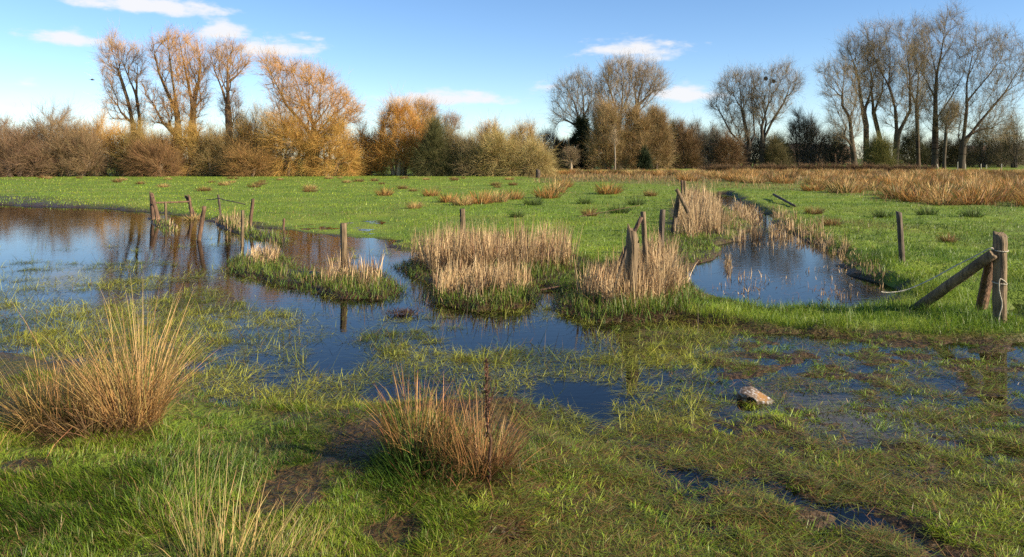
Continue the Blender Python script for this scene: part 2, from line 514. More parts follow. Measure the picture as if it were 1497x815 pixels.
G_YEL = np.array((0.27, 0.315, 0.028)); G_MID = np.array((0.14, 0.23, 0.016)); G_DARK = np.array((0.045, 0.09, 0.010))
STRAW = np.array((0.42, 0.30, 0.13)); BROWN = np.array((0.13, 0.075, 0.032))


def green_cols(X, Y, n, seed, yel=0.0):
    t = 0.5 + 0.5 * fbm(X, Y, 1.1, seed, 3) + rng.normal(0, 0.25, n) * np.clip(12 / Y, 0.35, 1) + yel
    c = mixc(G_DARK, G_MID, np.clip(t * 2, 0, 1)); c = mixc(c, G_YEL, np.clip(t * 2 - 1, 0, 1))
    c = c * (1 + rng.normal(0, 0.15, (n, 1)))
    return c.clip(0.004, 1)


def meadow():
    bag = Bag()
    X, Y = px_samples(350000, -260, 1760, 258, 505)
    z = height(X, Y)
    fl = sdf(FLOOD, X, Y); di = sdf(DITCH, X, Y)
    keep = (z > 0.012) & (sdf(MARSH, X, Y) < 0.08) & (di < 0.06) & (fl < 0.1) & (bare(X, Y) < 0.5)
    for kk, p in ISLES.items():
        if kk != 'ditch': keep &= sdf(p, X, Y) < 0.02
    # thin sward in the wet field
    wf = smooth(-0.5, 1.0, sdf(WETFIELD, X, Y)); keep &= rng.random(len(X)) > 0.55 * wf
    # poached gaps
    gap = fbm(X, Y, 0.8, 33, 3); keep &= (gap < 0.55) | (rng.random(len(X)) < 0.35)
    X, Y, z = X[keep], Y[keep], z[keep]; n = len(X)
    right = smooth(-3, 4, X)
    tuss = np.clip(fbm(X, Y, 1.3, 55, 3), -1, 1)
    L = rng.uniform(0.035, 0.085, n) * (1 + 0.55 * np.clip(tuss, 0, 1) * (0.4 + right)) * (1 + 0.35 * smooth(20, 60, Y))
    bank = smooth(-0.35, 0.05, sdf(BANK, X, Y)); L *= 1 + 0.6 * bank * (0.5 + rng.random(n))
    L *= np.clip(1 + 0.7 * fbm(X, Y, 0.35, 57, 3), 0.35, 2.0)
    W = np.maximum(0.0035, Y / F * 0.8 * rng.uniform(0.6, 1.2, n))
    c = green_cols(X, Y, n, 12, 0.10 - 0.16 * right) * (1 - 0.22 * right)[:, None]
    c *= (1 + 0.28 * fbm(X, Y, 2.2, 58, 3))[:, None].clip(0.5, 1.4)
    dull = smooth(0.25, 0.8, fbm(X, Y * 0.5, 3.2, 59, 3)) * (rng.random(n) < 0.7); c = mixc(c, jit((0.19, 0.155, 0.05), n, 0.25), dull * 0.75)
    dark = (tuss > 0.5) & (rng.random(n) < 0.5 * right); c[dark] = c[dark] * 0.55
    br = rng.random(n) < 0.03 + 0.25 * (fbm(X, Y, 2.4, 90, 3) > 0.5); c[br] = jit((0.17, 0.125, 0.05), br.sum(), 0.25)
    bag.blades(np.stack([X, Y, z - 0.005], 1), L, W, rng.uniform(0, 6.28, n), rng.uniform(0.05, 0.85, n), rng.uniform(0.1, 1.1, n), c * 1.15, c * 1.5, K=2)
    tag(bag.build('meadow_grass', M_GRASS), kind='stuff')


def lawn():
    bag = Bag()
    X, Y = px_samples(380000, -180, 900, 505, 900)
    d = np.minimum(np.minimum(-sdf(FLOOD, X, Y), -sdf(MARSH, X, Y)) + 0.05, sdf(LAWN, X, Y) + 0.7)
    d = np.maximum(d, sdf(LAWN, X, Y)); z = height(X, Y)
    clump = fbm(X, Y, 0.16, 61, 3)
    dens = smooth(-0.12, 0.12, d + 0.1 * clump) * (1 - bare(X, Y)) * np.clip(0.58 + 1.25 * clump + 0.5 * fbm(X, Y, 0.7, 62, 2), 0.06, 1)
    dens *= np.clip(0.6 + 0.4 * smooth(0.2, -0.8, X) , 0, 1)
    k = (rng.random(len(X)) < dens * 0.8) & (z > -0.004)
    X, Y, z, clump = X[k], Y[k], z[k], clump[k]; n = len(X)
    lush = np.clip(0.5 + 0.6 * fbm(X, Y, 0.5, 64, 2), 0, 1)
    L = rng.uniform(0.025, 0.075, n) * (0.65 + 0.8 * lush)
    flow = 3.2 + 2.2 * fbm(X, Y, 0.45, 67, 2) + rng.normal(0, 0.9, n)
    c = green_cols(X, Y, n, 70, 0.0)
    br = rng.random(n) < 0.10; c[br] = jit(STRAW * 0.8, br.sum(), 0.25)
    br = rng.random(n) < 0.05; c[br] = jit(BROWN * 1.2, br.sum(), 0.25)
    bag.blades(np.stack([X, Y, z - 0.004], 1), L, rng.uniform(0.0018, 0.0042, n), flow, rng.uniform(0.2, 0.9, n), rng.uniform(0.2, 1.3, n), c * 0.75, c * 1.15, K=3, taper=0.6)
    # trodden leaves, straw bits and moss on the bare soil
    X, Y = px_samples(60000, -180, 900, 520, 900); z = height(X, Y)
    d = np.minimum(-sdf(FLOOD, X, Y), -sdf(MARSH, X, Y) + 0.3); k = (d > 0) & (rng.random(len(X)) < 0.55) & (z > 0)
    X, Y, z = X[k], Y[k], z[k]; n = len(X)
    c = mixc(jit((0.10, 0.13, 0.02), n, 0.4), jit((0.17, 0.09, 0.035), n, 0.45), (rng.random(n) < 0.62) * 1.0)
    bag.blades(np.stack([X, Y, z + rng.uniform(0.002, 0.012, n)], 1), rng.uniform(0.02, 0.08, n), rng.uniform(0.002, 0.005, n), rng.uniform(0, 6.28, n), rng.uniform(1.1, 1.6, n), rng.uniform(-0.2, 0.3, n), c, c * 1.1, K=2, taper=0.5)
    tag(bag.build('lush_grass', M_GRASS), kind='stuff')


def marsh():
    """grazed tufts and trodden leaves over wet mud"""
    bag = Bag()
    X, Y = px_samples(520000, 480, 1720, 462, 900)
    d = np.maximum(sdf(MARSH, X, Y), -0.0 + 0 * X - 9 * (sdf(MARSH, X, Y) < -0.2))
    z = height(X, Y)
    r = seg_dist(RUT, X, Y)
    clump = 1.25 * fbm(X, Y, 0.15, 81, 3) + 0.35 * fbm(X, Y, 0.9, 85, 2) - 0.05
    in_m = smooth(-0.15, 0.15, sdf(MARSH, X, Y))
    px = X / Y * F + CX
    in_m = np.maximum(in_m, 0.9 * (np.abs(sdf(FLOOD, X, Y)) < 0.35) * (px > 800) * (z > -0.02))
    lawnk = smooth(-0.05, 0.1, sdf(LAWN, X, Y))
    k = (rng.random(len(X)) < in_m * (1 - 0.8 * lawnk) * smooth(0.0, 0.8, clump) * 0.42) & (z > -0.012) & (r > 0.09 + 0.05 * fbm(X, Y, 0.2, 46, 2))
    X1, Y1, z1, cl = X[k], Y[k], z[k], clump[k]; n = len(X1)
    L = rng.uniform(0.02, 0.05, n) * (0.6 + 0.5 * np.clip(cl, 0, 1))
    c = green_cols(X1, Y1, n, 88, 0.05) * 1.2
    br = rng.random(n) < 0.16; c[br] = jit(STRAW * 0.62, br.sum(), 0.3)
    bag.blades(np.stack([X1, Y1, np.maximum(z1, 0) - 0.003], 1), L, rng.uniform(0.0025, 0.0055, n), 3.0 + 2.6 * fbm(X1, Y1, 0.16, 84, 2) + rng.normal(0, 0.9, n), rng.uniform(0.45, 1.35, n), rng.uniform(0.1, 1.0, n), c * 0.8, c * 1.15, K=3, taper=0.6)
    # single tufts
    CX_, CY_ = px_samples(5600, 620, 1700, 466, 890)
    g = (np.maximum(sdf(MARSH, CX_, CY_), -np.abs(sdf(BANK, CX_, CY_)) + 0.25) > -0.05) & (sdf(LAWN, CX_, CY_) < 0.15) & (height(CX_, CY_) > -0.03) & (seg_dist(RUT, CX_, CY_) > 0.10 + 0.06 * fbm(CX_, CY_, 0.2, 46, 2)) & (rng.random(len(CX_)) < np.maximum(smooth(-0.55, 0.35, fbm(CX_, CY_, 0.4, 83, 3)) * 0.85, 0.8 * smooth(CH * F / (545 - HY), CH * F / (505 - HY), CY_)))
    CX_, CY_ = CX_[g], CY_[g]; m = 30; i = np.repeat(np.arange(len(CX_)), m); n = len(i)
    rad = rng.uniform(0.015, 0.06, len(CX_))[i]; a = rng.uniform(0, 6.28, n); rr_ = np.sqrt(rng.random(n)) * rad
    xs, ys = CX_[i] + rr_ * np.cos(a), CY_[i] + rr_ * np.sin(a)
    lush = rng.uniform(0.5, 1.3, len(CX_))[i]; flow = rng.uniform(0, 6.28, len(CX_))[i]
    az = np.where(rng.random(n) < 0.55, a + rng.normal(0, 0.5, n), flow + rng.normal(0, 0.5, n))
    c = green_cols(xs, ys, n, 88, 0.04) * (0.95 + 0.42 * lush)[:, None]
    br = rng.random(n) < 0.14; c[br] = jit(STRAW * 0.6, br.sum(), 0.3)
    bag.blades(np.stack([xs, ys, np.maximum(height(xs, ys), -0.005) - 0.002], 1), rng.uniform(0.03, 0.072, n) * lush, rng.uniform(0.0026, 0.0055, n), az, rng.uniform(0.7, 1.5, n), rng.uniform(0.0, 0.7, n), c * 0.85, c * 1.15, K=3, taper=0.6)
    # flattened, brownish leaves lying on the mud and on shallow water
    k = (rng.random(len(X)) < in_m * np.clip(0.24 + 0.55 * fbm(X, Y, 0.22, 95, 3), 0.03, 0.75)) & (r > 0.10 * rng.random(len(X)) ** 2)
    X2, Y2, z2 = X[k], Y[k], z[k]; n = len(X2)
    c = mixc(jit((0.16, 0.19, 0.028), n, 0.45), jit((0.22, 0.125, 0.045), n, 0.45), (rng.random(n) < 0.38) * 1.0)
    bag.blades(np.stack([X2, Y2, np.maximum(z2, 0) + rng.uniform(0.003, 0.014, n)], 1), rng.uniform(0.04, 0.12, n), rng.uniform(0.002, 0.0045, n), rng.uniform(0, 6.28, n),
               rng.uniform(1.35, 1.62, n), rng.uniform(-0.25, 0.15, n), c, c * 1.1, K=3, taper=0.5)
    tag(bag.build('marsh_grass', M_GRASS), kind='stuff')


def floating():
    """sweet-grass leaves lying on the flood water"""
    bag = Bag()
    X, Y = px_samples(420000, -220, 1120, 318, 660)
    fl = sdf(FLOOD, X, Y); z = height(X, Y)
    deep = smooth(-0.1, 0.3, sdf(DEEP, X, Y))
    px = X / Y * F + CX; py = HY + CH * F / Y
    leftw = smooth(420, 250, px) * smooth(378, 410, py)
    far = smooth(372, 330, py)
    near = smooth(425, 470, py)
    dens = np.clip(0.55 * near + 0.75 * leftw + 0.06, 0, 1)
    dens = dens * (1 - 0.9 * far) * (1 - 0.75 * deep)
    mat = fbm(X, Y * 0.55, 0.42, 101, 3) + 0.4 * fbm(X, Y * 0.6, 1.8, 104, 2)
    dens *= smooth(0.0, 0.6, mat + 0.45 * leftw + 0.30 * smooth(560, 950, px) * near + 0.08)
    isl = np.full(len(X), -9.0)
    for p in ISLES.values(): isl = np.maximum(isl, sdf(p, X, Y))
    dens = np.maximum(dens * 0.46, 0.5 * smooth(-0.35, -0.02, isl) * (fbm(X, Y, 0.3, 121, 2) > -0.1))
    k = (rng.random(len(X)) < dens * 1.1) & (fl > -0.05) & (isl < 0.0)
    X, Y = X[k], Y[k]
    # separate mats of leaves
    CX_, CY_ = px_samples(4200, -150, 1120, 345, 650)
    ppx = CX_ / CY_ * F + CX; ppy = HY + CH * F / CY_
    g = (sdf(FLOOD, CX_, CY_) > 0) & (rng.random(len(CX_)) < np.clip(1.3 * smooth(-0.2, 0.5, fbm(CX_, CY_, 0.9, 125, 2)), 0, 1) * np.clip(0.2 + 0.8 * smooth(440, 480, ppy) + 1.0 * smooth(450, 330, ppx) * smooth(365, 400, ppy), 0, 1) * (1 - 0.6 * smooth(-0.1, 0.3, sdf(DEEP, CX_, CY_))))
    for p in ISLES.values(): g &= sdf(p, CX_, CY_) < -0.05
    CX_, CY_ = CX_[g], CY_[g]; i = np.repeat(np.arange(len(CX_)), 60); rad = rng.uniform(0.03, 0.15, len(CX_))[i] * np.clip(CY_[i] / 7, 1, 2.5)
    X = np.concatenate([X, CX_[i] + rng.normal(0, 0.62, len(i)) * rad]); Y = np.concatenate([Y, CY_[i] + rng.normal(0, 0.5, len(i)) * rad])
    n = len(X)
    t = np.clip(0.5 + 0.7 * fbm(X, Y, 0.7, 110, 2) + rng.normal(0, 0.3, n), 0, 1)
    c = mixc(np.array((0.10, 0.135, 0.02)), np.array((0.34, 0.34, 0.045)), t)
    br = rng.random(n) < 0.22; c[br] = jit((0.13, 0.085, 0.035), br.sum(), 0.3)
    L = (rng.uniform(0.04, 0.13, n) + 0.16 * (rng.random(n) < 0.10)) * (1 + 0.3 * smooth(8, 14, Y))
    W = np.maximum(rng.uniform(0.0028, 0.0055, n), Y / F * 0.55)
    up = rng.random(n)
    th = np.where(up < 0.75, rng.uniform(1.48, 1.58, n), rng.uniform(0.4, 1.3, n))
    L = np.where(up < 0.82, L, L * 0.55)
    bag.blades(np.stack([X, Y, np.maximum(height(X, Y), 0) + rng.uniform(0.001, 0.008, n)], 1), L, W, rng.normal(0.2, 1.1, n) + np.pi * (rng.random(n) < 0.5), th, np.where(up < 0.82, rng.uniform(-0.10, 0.04, n), 0.4), c * 0.9, c * 1.15, K=2, taper=0.5)
    tag(bag.build('floating_grass', M_FLOAT), kind='stuff')


meadow(); lawn(); marsh(); floating()


# ------------------------------------------------------------------ rush tufts and reed beds
def pts_in_poly(P, n):
    P = np.asarray(P); lo, hi = P.min(0), P.max(0); out = np.zeros((0, 2))
    while len(out) < n:
        q = rng.uniform(lo, hi, (max(64, n * 3), 2))
        out = np.concatenate([out, q[sdf(P, q[:, 0], q[:, 1]) > 0]])
    return out[:n]


REED_A, REED_B = np.array((0.36, 0.225, 0.10)), np.array((0.66, 0.475, 0.245))


def reed_bed(label, dead, green, group=None, name='reed_bed', isle=None, stuff=False):
    """dead: [(px polygon at ground, n, hmin, hmax)], green likewise"""
    c0 = np.mean(np.array(dead[0][0], float), 0); X0, Y0, z0 = hit(*c0)
    root = None if stuff else thing(name, label, 'reed bed', (X0, Y0, z0), group); org = (0, 0, 0) if stuff else (X0, Y0, z0)
    bag = Bag()
    for poly, n, h0, h1 in dead:
        q = pts_in_poly(poly_world(poly, 0.05), n)
        # stems grow in small bunches
        ctr = pts_in_poly(poly_world(poly, 0.05), max(6, n // 14)); q = np.where(rng.random((n, 1)) < 0.35, q, ctr[rng.integers(0, len(ctr), n)] + rng.normal(0, 0.045, (n, 2))) if n > 250 else q
        z = np.maximum(height(q[:, 0], q[:, 1]), -0.03); n_ = len(q)
        patch = 0.5 + 0.62 * np.clip(0.9 * fbm(q[:, 0], q[:, 1], 0.25, 130, 2) + 0.5, 0, 1)
        patch = patch * np.where(rng.random(n_) < 0.06, 1.2, 1.0)
        L = rng.uniform(h0, h1, n_) * patch
        t = rng.random(n_); c = mixc(REED_A, REED_B, t) * (1 + rng.normal(0, 0.18, (n_, 1)))
        c *= (0.95 + 0.3 * fbm(q[:, 0], q[:, 1], 0.4, 137, 2))[:, None].clip(0.55, 1.25)
        dk = rng.random(n_) < 0.18; c[dk] = jit((0.20, 0.11, 0.055), dk.sum(), 0.25)
        W = np.maximum(rng.uniform(0.006, 0.013, n_), q[:, 1] / F * 0.9)
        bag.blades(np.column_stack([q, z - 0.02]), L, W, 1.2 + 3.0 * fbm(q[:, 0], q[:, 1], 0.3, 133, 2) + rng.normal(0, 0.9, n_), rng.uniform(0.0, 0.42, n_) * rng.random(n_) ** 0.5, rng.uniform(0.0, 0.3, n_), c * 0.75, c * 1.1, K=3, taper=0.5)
        # bent and broken leaves
        m = n_ // 3; i = rng.choice(n_, m)
        bag.blades(np.column_stack([q[i], z[i] + rng.uniform(0.0, 0.1, m)]), rng.uniform(0.35, 0.8, m) * h1, W[i], rng.uniform(0, 6.28, m), rng.uniform(0.3, 0.9, m), rng.uniform(0.3, 1.4, m), c[i] * 0.85, c[i], K=3, taper=0.6)
        # fallen litter at the foot
        m = n_ // 3; i = rng.choice(n_, m); cc = jit((0.15, 0.085, 0.045), m, 0.3)
        bag.blades(np.column_stack([q[i] + rng.normal(0, 0.05, (m, 2)), np.maximum(z[i], 0) + rng.uniform(0.005, 0.04, m)]), rng.uniform(0.1, 0.3, m), W[i], rng.uniform(0, 6.28, m), rng.uniform(1.2, 1.7, m), 0.1, cc, cc, K=2)
    if isle:      # rotting leaves and roots hanging over the muddy rim
        P = ISLES[isle]; q = rng.uniform(P.min(0) - 0.2, P.max(0) + 0.2, (60000, 2)); d = sdf(P, q[:, 0], q[:, 1])
        q = q[(d > -0.10) & (d < 0.10)]; q = q[rng.choice(len(q), min(len(q), 2600), replace=False)]; m = len(q)
        g = rng.random(m) < 0.3; cc = jit((0.13, 0.075, 0.04), m, 0.35); cc[g] = jit((0.10, 0.17, 0.025), g.sum(), 0.3)
        L = rng.uniform(0.05, 0.15, m)
        bag.blades(np.column_stack([q, np.maximum(height(q[:, 0], q[:, 1]), 0.0) + rng.uniform(0, 0.02, m)]), L, np.maximum(rng.uniform(0.004, 0.009, m), q[:, 1] / F * 0.7), rng.uniform(0, 6.28, m), np.where(g, 0.4, rng.uniform(0.5, 1.5, m)), 0.6, cc * 0.8, cc, K=2)
    if not stuff:
        bag.build('dead_stems', M_STRAW, root, origin=org)
    if green:
        if not stuff: bag = Bag()
        for poly, n, h0, h1 in green:
            q = pts_in_poly(poly_world(poly, 0.03), n); z = np.maximum(height(q[:, 0], q[:, 1]), -0.02)
            L = rng.uniform(h0 * 0.6, h1, n) * (0.45 + 0.6 * np.clip(0.9 * fbm(q[:, 0], q[:, 1], 0.22, 140, 2) + 0.45, 0, 1))
            t = rng.random(n); c = mixc(np.array((0.07, 0.13, 0.015)), np.array((0.22, 0.28, 0.035)), t)
            bw = rng.random(n) < 0.15; c[bw] = jit((0.30, 0.20, 0.09), bw.sum(), 0.25)
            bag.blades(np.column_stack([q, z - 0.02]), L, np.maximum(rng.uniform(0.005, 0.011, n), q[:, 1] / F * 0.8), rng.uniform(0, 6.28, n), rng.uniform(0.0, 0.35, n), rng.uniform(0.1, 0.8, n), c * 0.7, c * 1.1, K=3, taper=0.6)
            m = n // 2; i = rng.choice(n, m); cc = jit((0.09, 0.05, 0.03), m, 0.3)
            bag.blades(np.column_stack([q[i], z[i] - 0.01]), rng.uniform(0.05, 0.14, m), 0.012, rng.uniform(0, 6.28, m), rng.uniform(0.5, 1.4, m), 0.5, cc, cc, K=2)
        if not stuff: bag.build('green_sedge', M_GRASS, root, origin=org)
    if stuff: root = tag(bag.build(name, M_STRAW), label, kind='stuff')
    return root


reed_bed('low island strip of green sedge with two pale reed tufts, round the sturdy post',
         [([(352, 378), (372, 368), (402, 370), (410, 384), (380, 388), (355, 386)], 260, 0.18, 0.36),
          ([(468, 406), (500, 398), (550, 398), (562, 412), (530, 420), (480, 418)], 330, 0.22, 0.42)],
         [([(333, 390), (350, 378), (400, 384), (420, 398), (420, 412), (380, 404), (338, 396)], 900, 0.1, 0.24),
          ([(420, 402), (470, 405), (490, 425), (440, 418)], 450, 0.08, 0.2),
          ([(470, 412), (560, 408), (586, 424), (560, 434), (500, 432), (470, 424)], 800, 0.1, 0.24)], isle='strip')
reed_bed('largest bed of tall straw reeds in the middle of the flood, green sedge before it',
         [([(598, 386), (640, 374), (700, 368), (770, 370), (832, 383), (840, 394), (800, 398), (700, 400), (640, 400)], 2600, 0.42, 0.64),
          ([(632, 420), (660, 404), (720, 402), (768, 412), (772, 432), (700, 440), (645, 434)], 1000, 0.27, 0.46)],
         [([(572, 388), (600, 378), (625, 386), (640, 402), (600, 402)], 420, 0.1, 0.22),
          ([(690, 396), (780, 390), (860, 394), (868, 402), (830, 412), (770, 412), (700, 408)], 1300, 0.12, 0.27),
          ([(630, 430), (690, 440), (770, 430), (784, 440), (740, 450), (690, 451), (640, 442)], 1000, 0.1, 0.25),
          ([(640, 412), (760, 410), (766, 432), (650, 432)], 350, 0.14, 0.28)], isle='mid')
reed_bed('straw reeds packed round the split thick post, green sedge at their foot',
         [([(846, 442), (862, 424), (900, 402), (940, 388), (985, 396), (1000, 420), (985, 440), (930, 452), (870, 450)], 2000, 0.32, 0.56),
          ([(930, 390), (985, 386), (992, 420), (930, 420)], 500, 0.4, 0.68)],
         [([(815, 448), (840, 438), (900, 446), (960, 448), (1010, 440), (1014, 456), (960, 464), (870, 466)], 1700, 0.1, 0.27),
          ([(815, 430), (850, 415), (870, 430), (840, 450)], 350, 0.12, 0.28),
          ([(980, 400), (1010, 420), (1010, 445), (975, 440)], 500, 0.1, 0.22)], isle='near')
reed_bed('pale dense reeds on the ditch bank behind the crossed leaning posts',
         [([(986, 345), (990, 318), (1006, 292), (1036, 294), (1054, 318), (1050, 344), (1020, 350)], 2200, 0.35, 0.75)],
         [([(965, 372), (990, 345), (1050, 348), (1020, 380), (995, 402), (965, 395)], 1300, 0.08, 0.2)])
reed_bed('short broken brown reed stubs standing in the ditch water',
         [([(1050, 345), (1060, 318), (1085, 312), (1110, 322), (1112, 345), (1080, 352)], 420, 0.12, 0.34),
          ([(1120, 345), (1130, 322), (1170, 335), (1200, 352), (1170, 356)], 300, 0.1, 0.3),
          ([(1060, 310), (1075, 296), (1120, 312), (1110, 320)], 260, 0.15, 0.4),
          ([(1090, 352), (1160, 350), (1200, 358), (1110, 362)], 60, 0.06, 0.2),
          ([(1125, 306), (1165, 324), (1215, 346), (1246, 372), (1236, 380), (1190, 356), (1140, 328)], 420, 0.1, 0.34),
          ([(1246, 372), (1300, 410), (1296, 420), (1236, 384)], 90, 0.05, 0.16)],
         [([(1060, 330), (1090, 300), (1160, 330), (1150, 345)], 220, 0.08, 0.2), ([(1140, 316), (1215, 346), (1300, 408), (1290, 416), (1190, 356)], 420, 0.08, 0.22)], name='reed_stubs', stuff=True)
reed_bed('sparse thin reed stubs poking out of the open blue ditch pool',
         [([(1050, 410), (1090, 395), (1130, 400), (1110, 430), (1060, 425)], 60, 0.06, 0.18),
          ([(1190, 425), (1250, 410), (1256, 432), (1210, 438)], 70, 0.05, 0.16),
          ([(1055, 385), (1066, 370), (1074, 400), (1064, 410)], 60, 0.1, 0.25),
          ([(1010, 420), (1250, 380), (1270, 430), (1060, 440)], 190, 0.04, 0.13)], [], name='pool_stubs', stuff=True)
reed_bed('narrow strip of green sedge below the wire fence at the edge of the pond',
         [([(312, 322), (345, 322), (362, 329), (362, 340), (335, 336)], 250, 0.12, 0.36)],
         [([(318, 326), (345, 326), (380, 340), (424, 350), (412, 355), (360, 346)], 900, 0.12, 0.34)])
reed_bed('', [([(222, 322), (250, 324), (262, 336), (240, 338)], 40, 0.08, 0.2)], [([(220, 324), (250, 326), (262, 336), (240, 338)], 180, 0.08, 0.22)], name='pond_edge_grass', stuff=True)


def tuft(label, cat, clumps, name='rush_tuft', group=None):
    """clumps: (part name, px,py, radius, n, Lmin,Lmax, lean_az_mean, lean max, base colour, tip colour, width)"""
    X0, Y0, z0 = hit(clumps[0][1], clumps[0][2]); org = (X0, Y0, z0)
    root = thing(name, label, cat, org, group)
    parts = {}
    for (part, px, py, rad, n, l0, l1, lean, cb, ct, w, mat) in clumps:
        X, Y, z = hit(px, py)
        r = rad * np.sqrt(rng.random(n)); a = rng.uniform(0, 6.28, n)
        bx, by = X + r * np.cos(a), Y + r * np.sin(a) * 0.7
        az = np.arctan2((by - Y), (bx - X)) + rng.normal(0, 0.5, n)
        th = lean * (r / rad) ** 0.8 * rng.uniform(0.4, 1.25, n) + rng.uniform(0, 0.08, n)
        L = l0 + (l1 - l0) * rng.beta(1.6, 1.8, n)
        L = L * (1 - 0.3 * (r / rad) ** 2)
        brk = rng.random(n) < 0.2
        c = jit(ct, n, 0.30, 0.09); b = jit(cb, n, 0.25, 0.07)
        old = rng.random(n) < 0.2; c[old] = c[old] * 0.5
        mixt = rng.random(n)[:, None]; b = b * (1 - 0.4 * mixt) + c * 0.4 * mixt
        bag = parts.setdefault(part, (Bag(), mat))[0]
        bag.blades(np.column_stack([bx, by, height(bx, by) - 0.02]), L, rng.uniform(0.6, 1.3, n) * w, az, th, rng.uniform(-0.1, 0.6, n) + 0.3 * th + brk * rng.uniform(0.4, 1.6, n), b, c, K=5, taper=0.55)
    for part, (bag, mat) in parts.items():
        bag.build(part, mat, root, origin=org)
    return root


ST_T, ST_B = (0.56, 0.36, 0.13), (0.34, 0.19, 0.07)
OR_T, OR_B = (0.40, 0.20, 0.07), (0.20, 0.105, 0.04)
big = tuft('large straw coloured rush tussock, biggest and nearest at the pond edge, with tall fanned stems', 'rush tussock', [
    ('dry_stems', 185, 622, 0.17, 560, 0.35, 0.86, 0.62, ST_B, ST_T, 0.0042, M_STRAW),
    ('dry_stems', 210, 618, 0.09, 170, 0.62, 1.02, 0.30, ST_B, (0.60, 0.39, 0.15), 0.0042, M_STRAW),
    ('dry_stems', 95, 625, 0.19, 430, 0.3, 0.56, 0.75, (0.22, 0.14, 0.05), (0.44, 0.26, 0.09), 0.0042, M_STRAW),
    ('dry_stems', 60, 625, 0.14, 220, 0.3, 0.6, 0.95, (0.24, 0.15, 0.05), (0.5, 0.3, 0.1), 0.004, M_STRAW),
    ('dry_stems', 110, 625, 0.22, 26, 0.7, 0.95, 0.35, ST_B, ST_T, 0.004, M_STRAW),
    ('green_stems', 110, 622, 0.2, 300, 0.25, 0.5, 0.5, (0.05, 0.07, 0.015), (0.16, 0.17, 0.04), 0.0042, M_GRASS),
    ('old_thatch', 140, 632, 0.27, 950, 0.12, 0.38, 1.3, (0.10, 0.06, 0.03), (0.26, 0.16, 0.07), 0.005, M_STRAW)])
midt = tuft('orange brown rush tussock with dark green stem bases on trodden mud, nearest the middle', 'rush tussock', [
    ('dry_stems', 608, 668, 0.115, 230, 0.34, 0.62, 0.34, (0.20, 0.16, 0.05), OR_T, 0.004, M_STRAW),
    ('dry_stems', 650, 675, 0.12, 150, 0.24, 0.5, 0.4, OR_B, (0.5, 0.28, 0.1), 0.004, M_STRAW),
    ('dry_stems', 700, 690, 0.12, 280, 0.26, 0.58, 0.6, OR_B, OR_T, 0.0036, M_STRAW),
    ('dry_stems', 725, 690, 0.09, 120, 0.2, 0.4, 0.9, OR_B, ST_T, 0.0036, M_STRAW),
    ('green_stems', 610, 680, 0.2, 480, 0.16, 0.34, 0.5, (0.03, 0.06, 0.012), (0.09, 0.15, 0.025), 0.004, M_GRASS),
    ('green_stems', 620, 700, 0.24, 600, 0.1, 0.22, 0.8, (0.05, 0.11, 0.015), (0.13, 0.22, 0.03), 0.004, M_GRASS),
    ('old_thatch', 670, 695, 0.24, 620, 0.08, 0.26, 1.25, (0.10, 0.055, 0.025), (0.22, 0.12, 0.05), 0.005, M_STRAW)])
tuft('thin sparse straw stems of a young rush clump rising from bright near grass', 'rush tussock', [
    ('dry_stems', 330, 838, 0.22, 150, 0.2, 0.5, 0.6, (0.26, 0.2, 0.06), (0.5, 0.35, 0.14), 0.0034, M_STRAW),
    ('dry_stems', 290, 838, 0.03, 9, 0.46, 0.62, 0.18, (0.3, 0.24, 0.08), (0.58, 0.42, 0.18), 0.0032, M_STRAW),
    ('dry_stems', 410, 820, 0.15, 40, 0.12, 0.36, 0.6, (0.26, 0.2, 0.06), (0.52, 0.36, 0.14), 0.003, M_STRAW),
    ('green_stems', 310, 832, 0.24, 170, 0.1, 0.24, 0.6, (0.05, 0.10, 0.015), (0.16, 0.24, 0.04), 0.003, M_GRASS)])
tuft('few single straw stems standing alone at the near edge of the poached mud', 'grass stems', [
    ('dry_stems', 1478, 826, 0.02, 5, 0.08, 0.2, 0.25, (0.3, 0.22, 0.08), (0.55, 0.4, 0.16), 0.003, M_STRAW)], name='grass_stems')


# dead dock plant in the middle tussock
def dock():
    X, Y, z = hit(716, 702)
    root = thing('dead_dock', 'tall dark brown dead dock stem leaning through the middle rush tussock', 'plant', (X, Y, z))
    bag = Bag(); P = [np.array((0, 0, -0.02))]
    for k in range(9):
        P.append(np.array((-0.002 * k + rng.normal(0, 0.004), rng.normal(0, 0.004), 0.064 * (k + 1))))
    P = np.array(P); r = np.linspace(0.009, 0.004, 10)
    bag.tubes(P[:-1], P[1:], r[:-1], r[1:], (0.09, 0.05, 0.03), 6)
    bag.build('stem', M_BARK, root)
    bag = Bag(); n = 420
    t = rng.uniform(0.35, 1.0, n); zz = t * 0.575
    q = np.column_stack([-0.002 * 9 * t + rng.normal(0, 0.012, n) * (1.3 - t), rng.normal(0, 0.012, n), zz])
    c = jit((0.12, 0.06, 0.035), n, 0.3)
    bag.blades(q, rng.uniform(0.01, 0.03, n), 0.006, rng.uniform(0, 6.28, n), rng.uniform(0.0, 1.2, n), 0.4, c, c, K=2)
    for k in range(7):
        zz = rng.uniform(0.2, 0.45); a = rng.uniform(0, 6.28); m = 40
        s = rng.uniform(0, 0.1, m)
        q = np.column_stack([-0.01 + s * 0.4 * np.cos(a), s * 0.4 * np.sin(a), zz + s])
        bag.blades(q, rng.uniform(0.008, 0.02, m), 0.005, rng.uniform(0, 6.28, m), rng.uniform(0, 1.2, m), 0.4, jit((0.12, 0.06, 0.035), m, 0.3), (0.14, 0.07, 0.04), K=2)
    bag.build('seed_heads', M_STRAW, root)


dock()


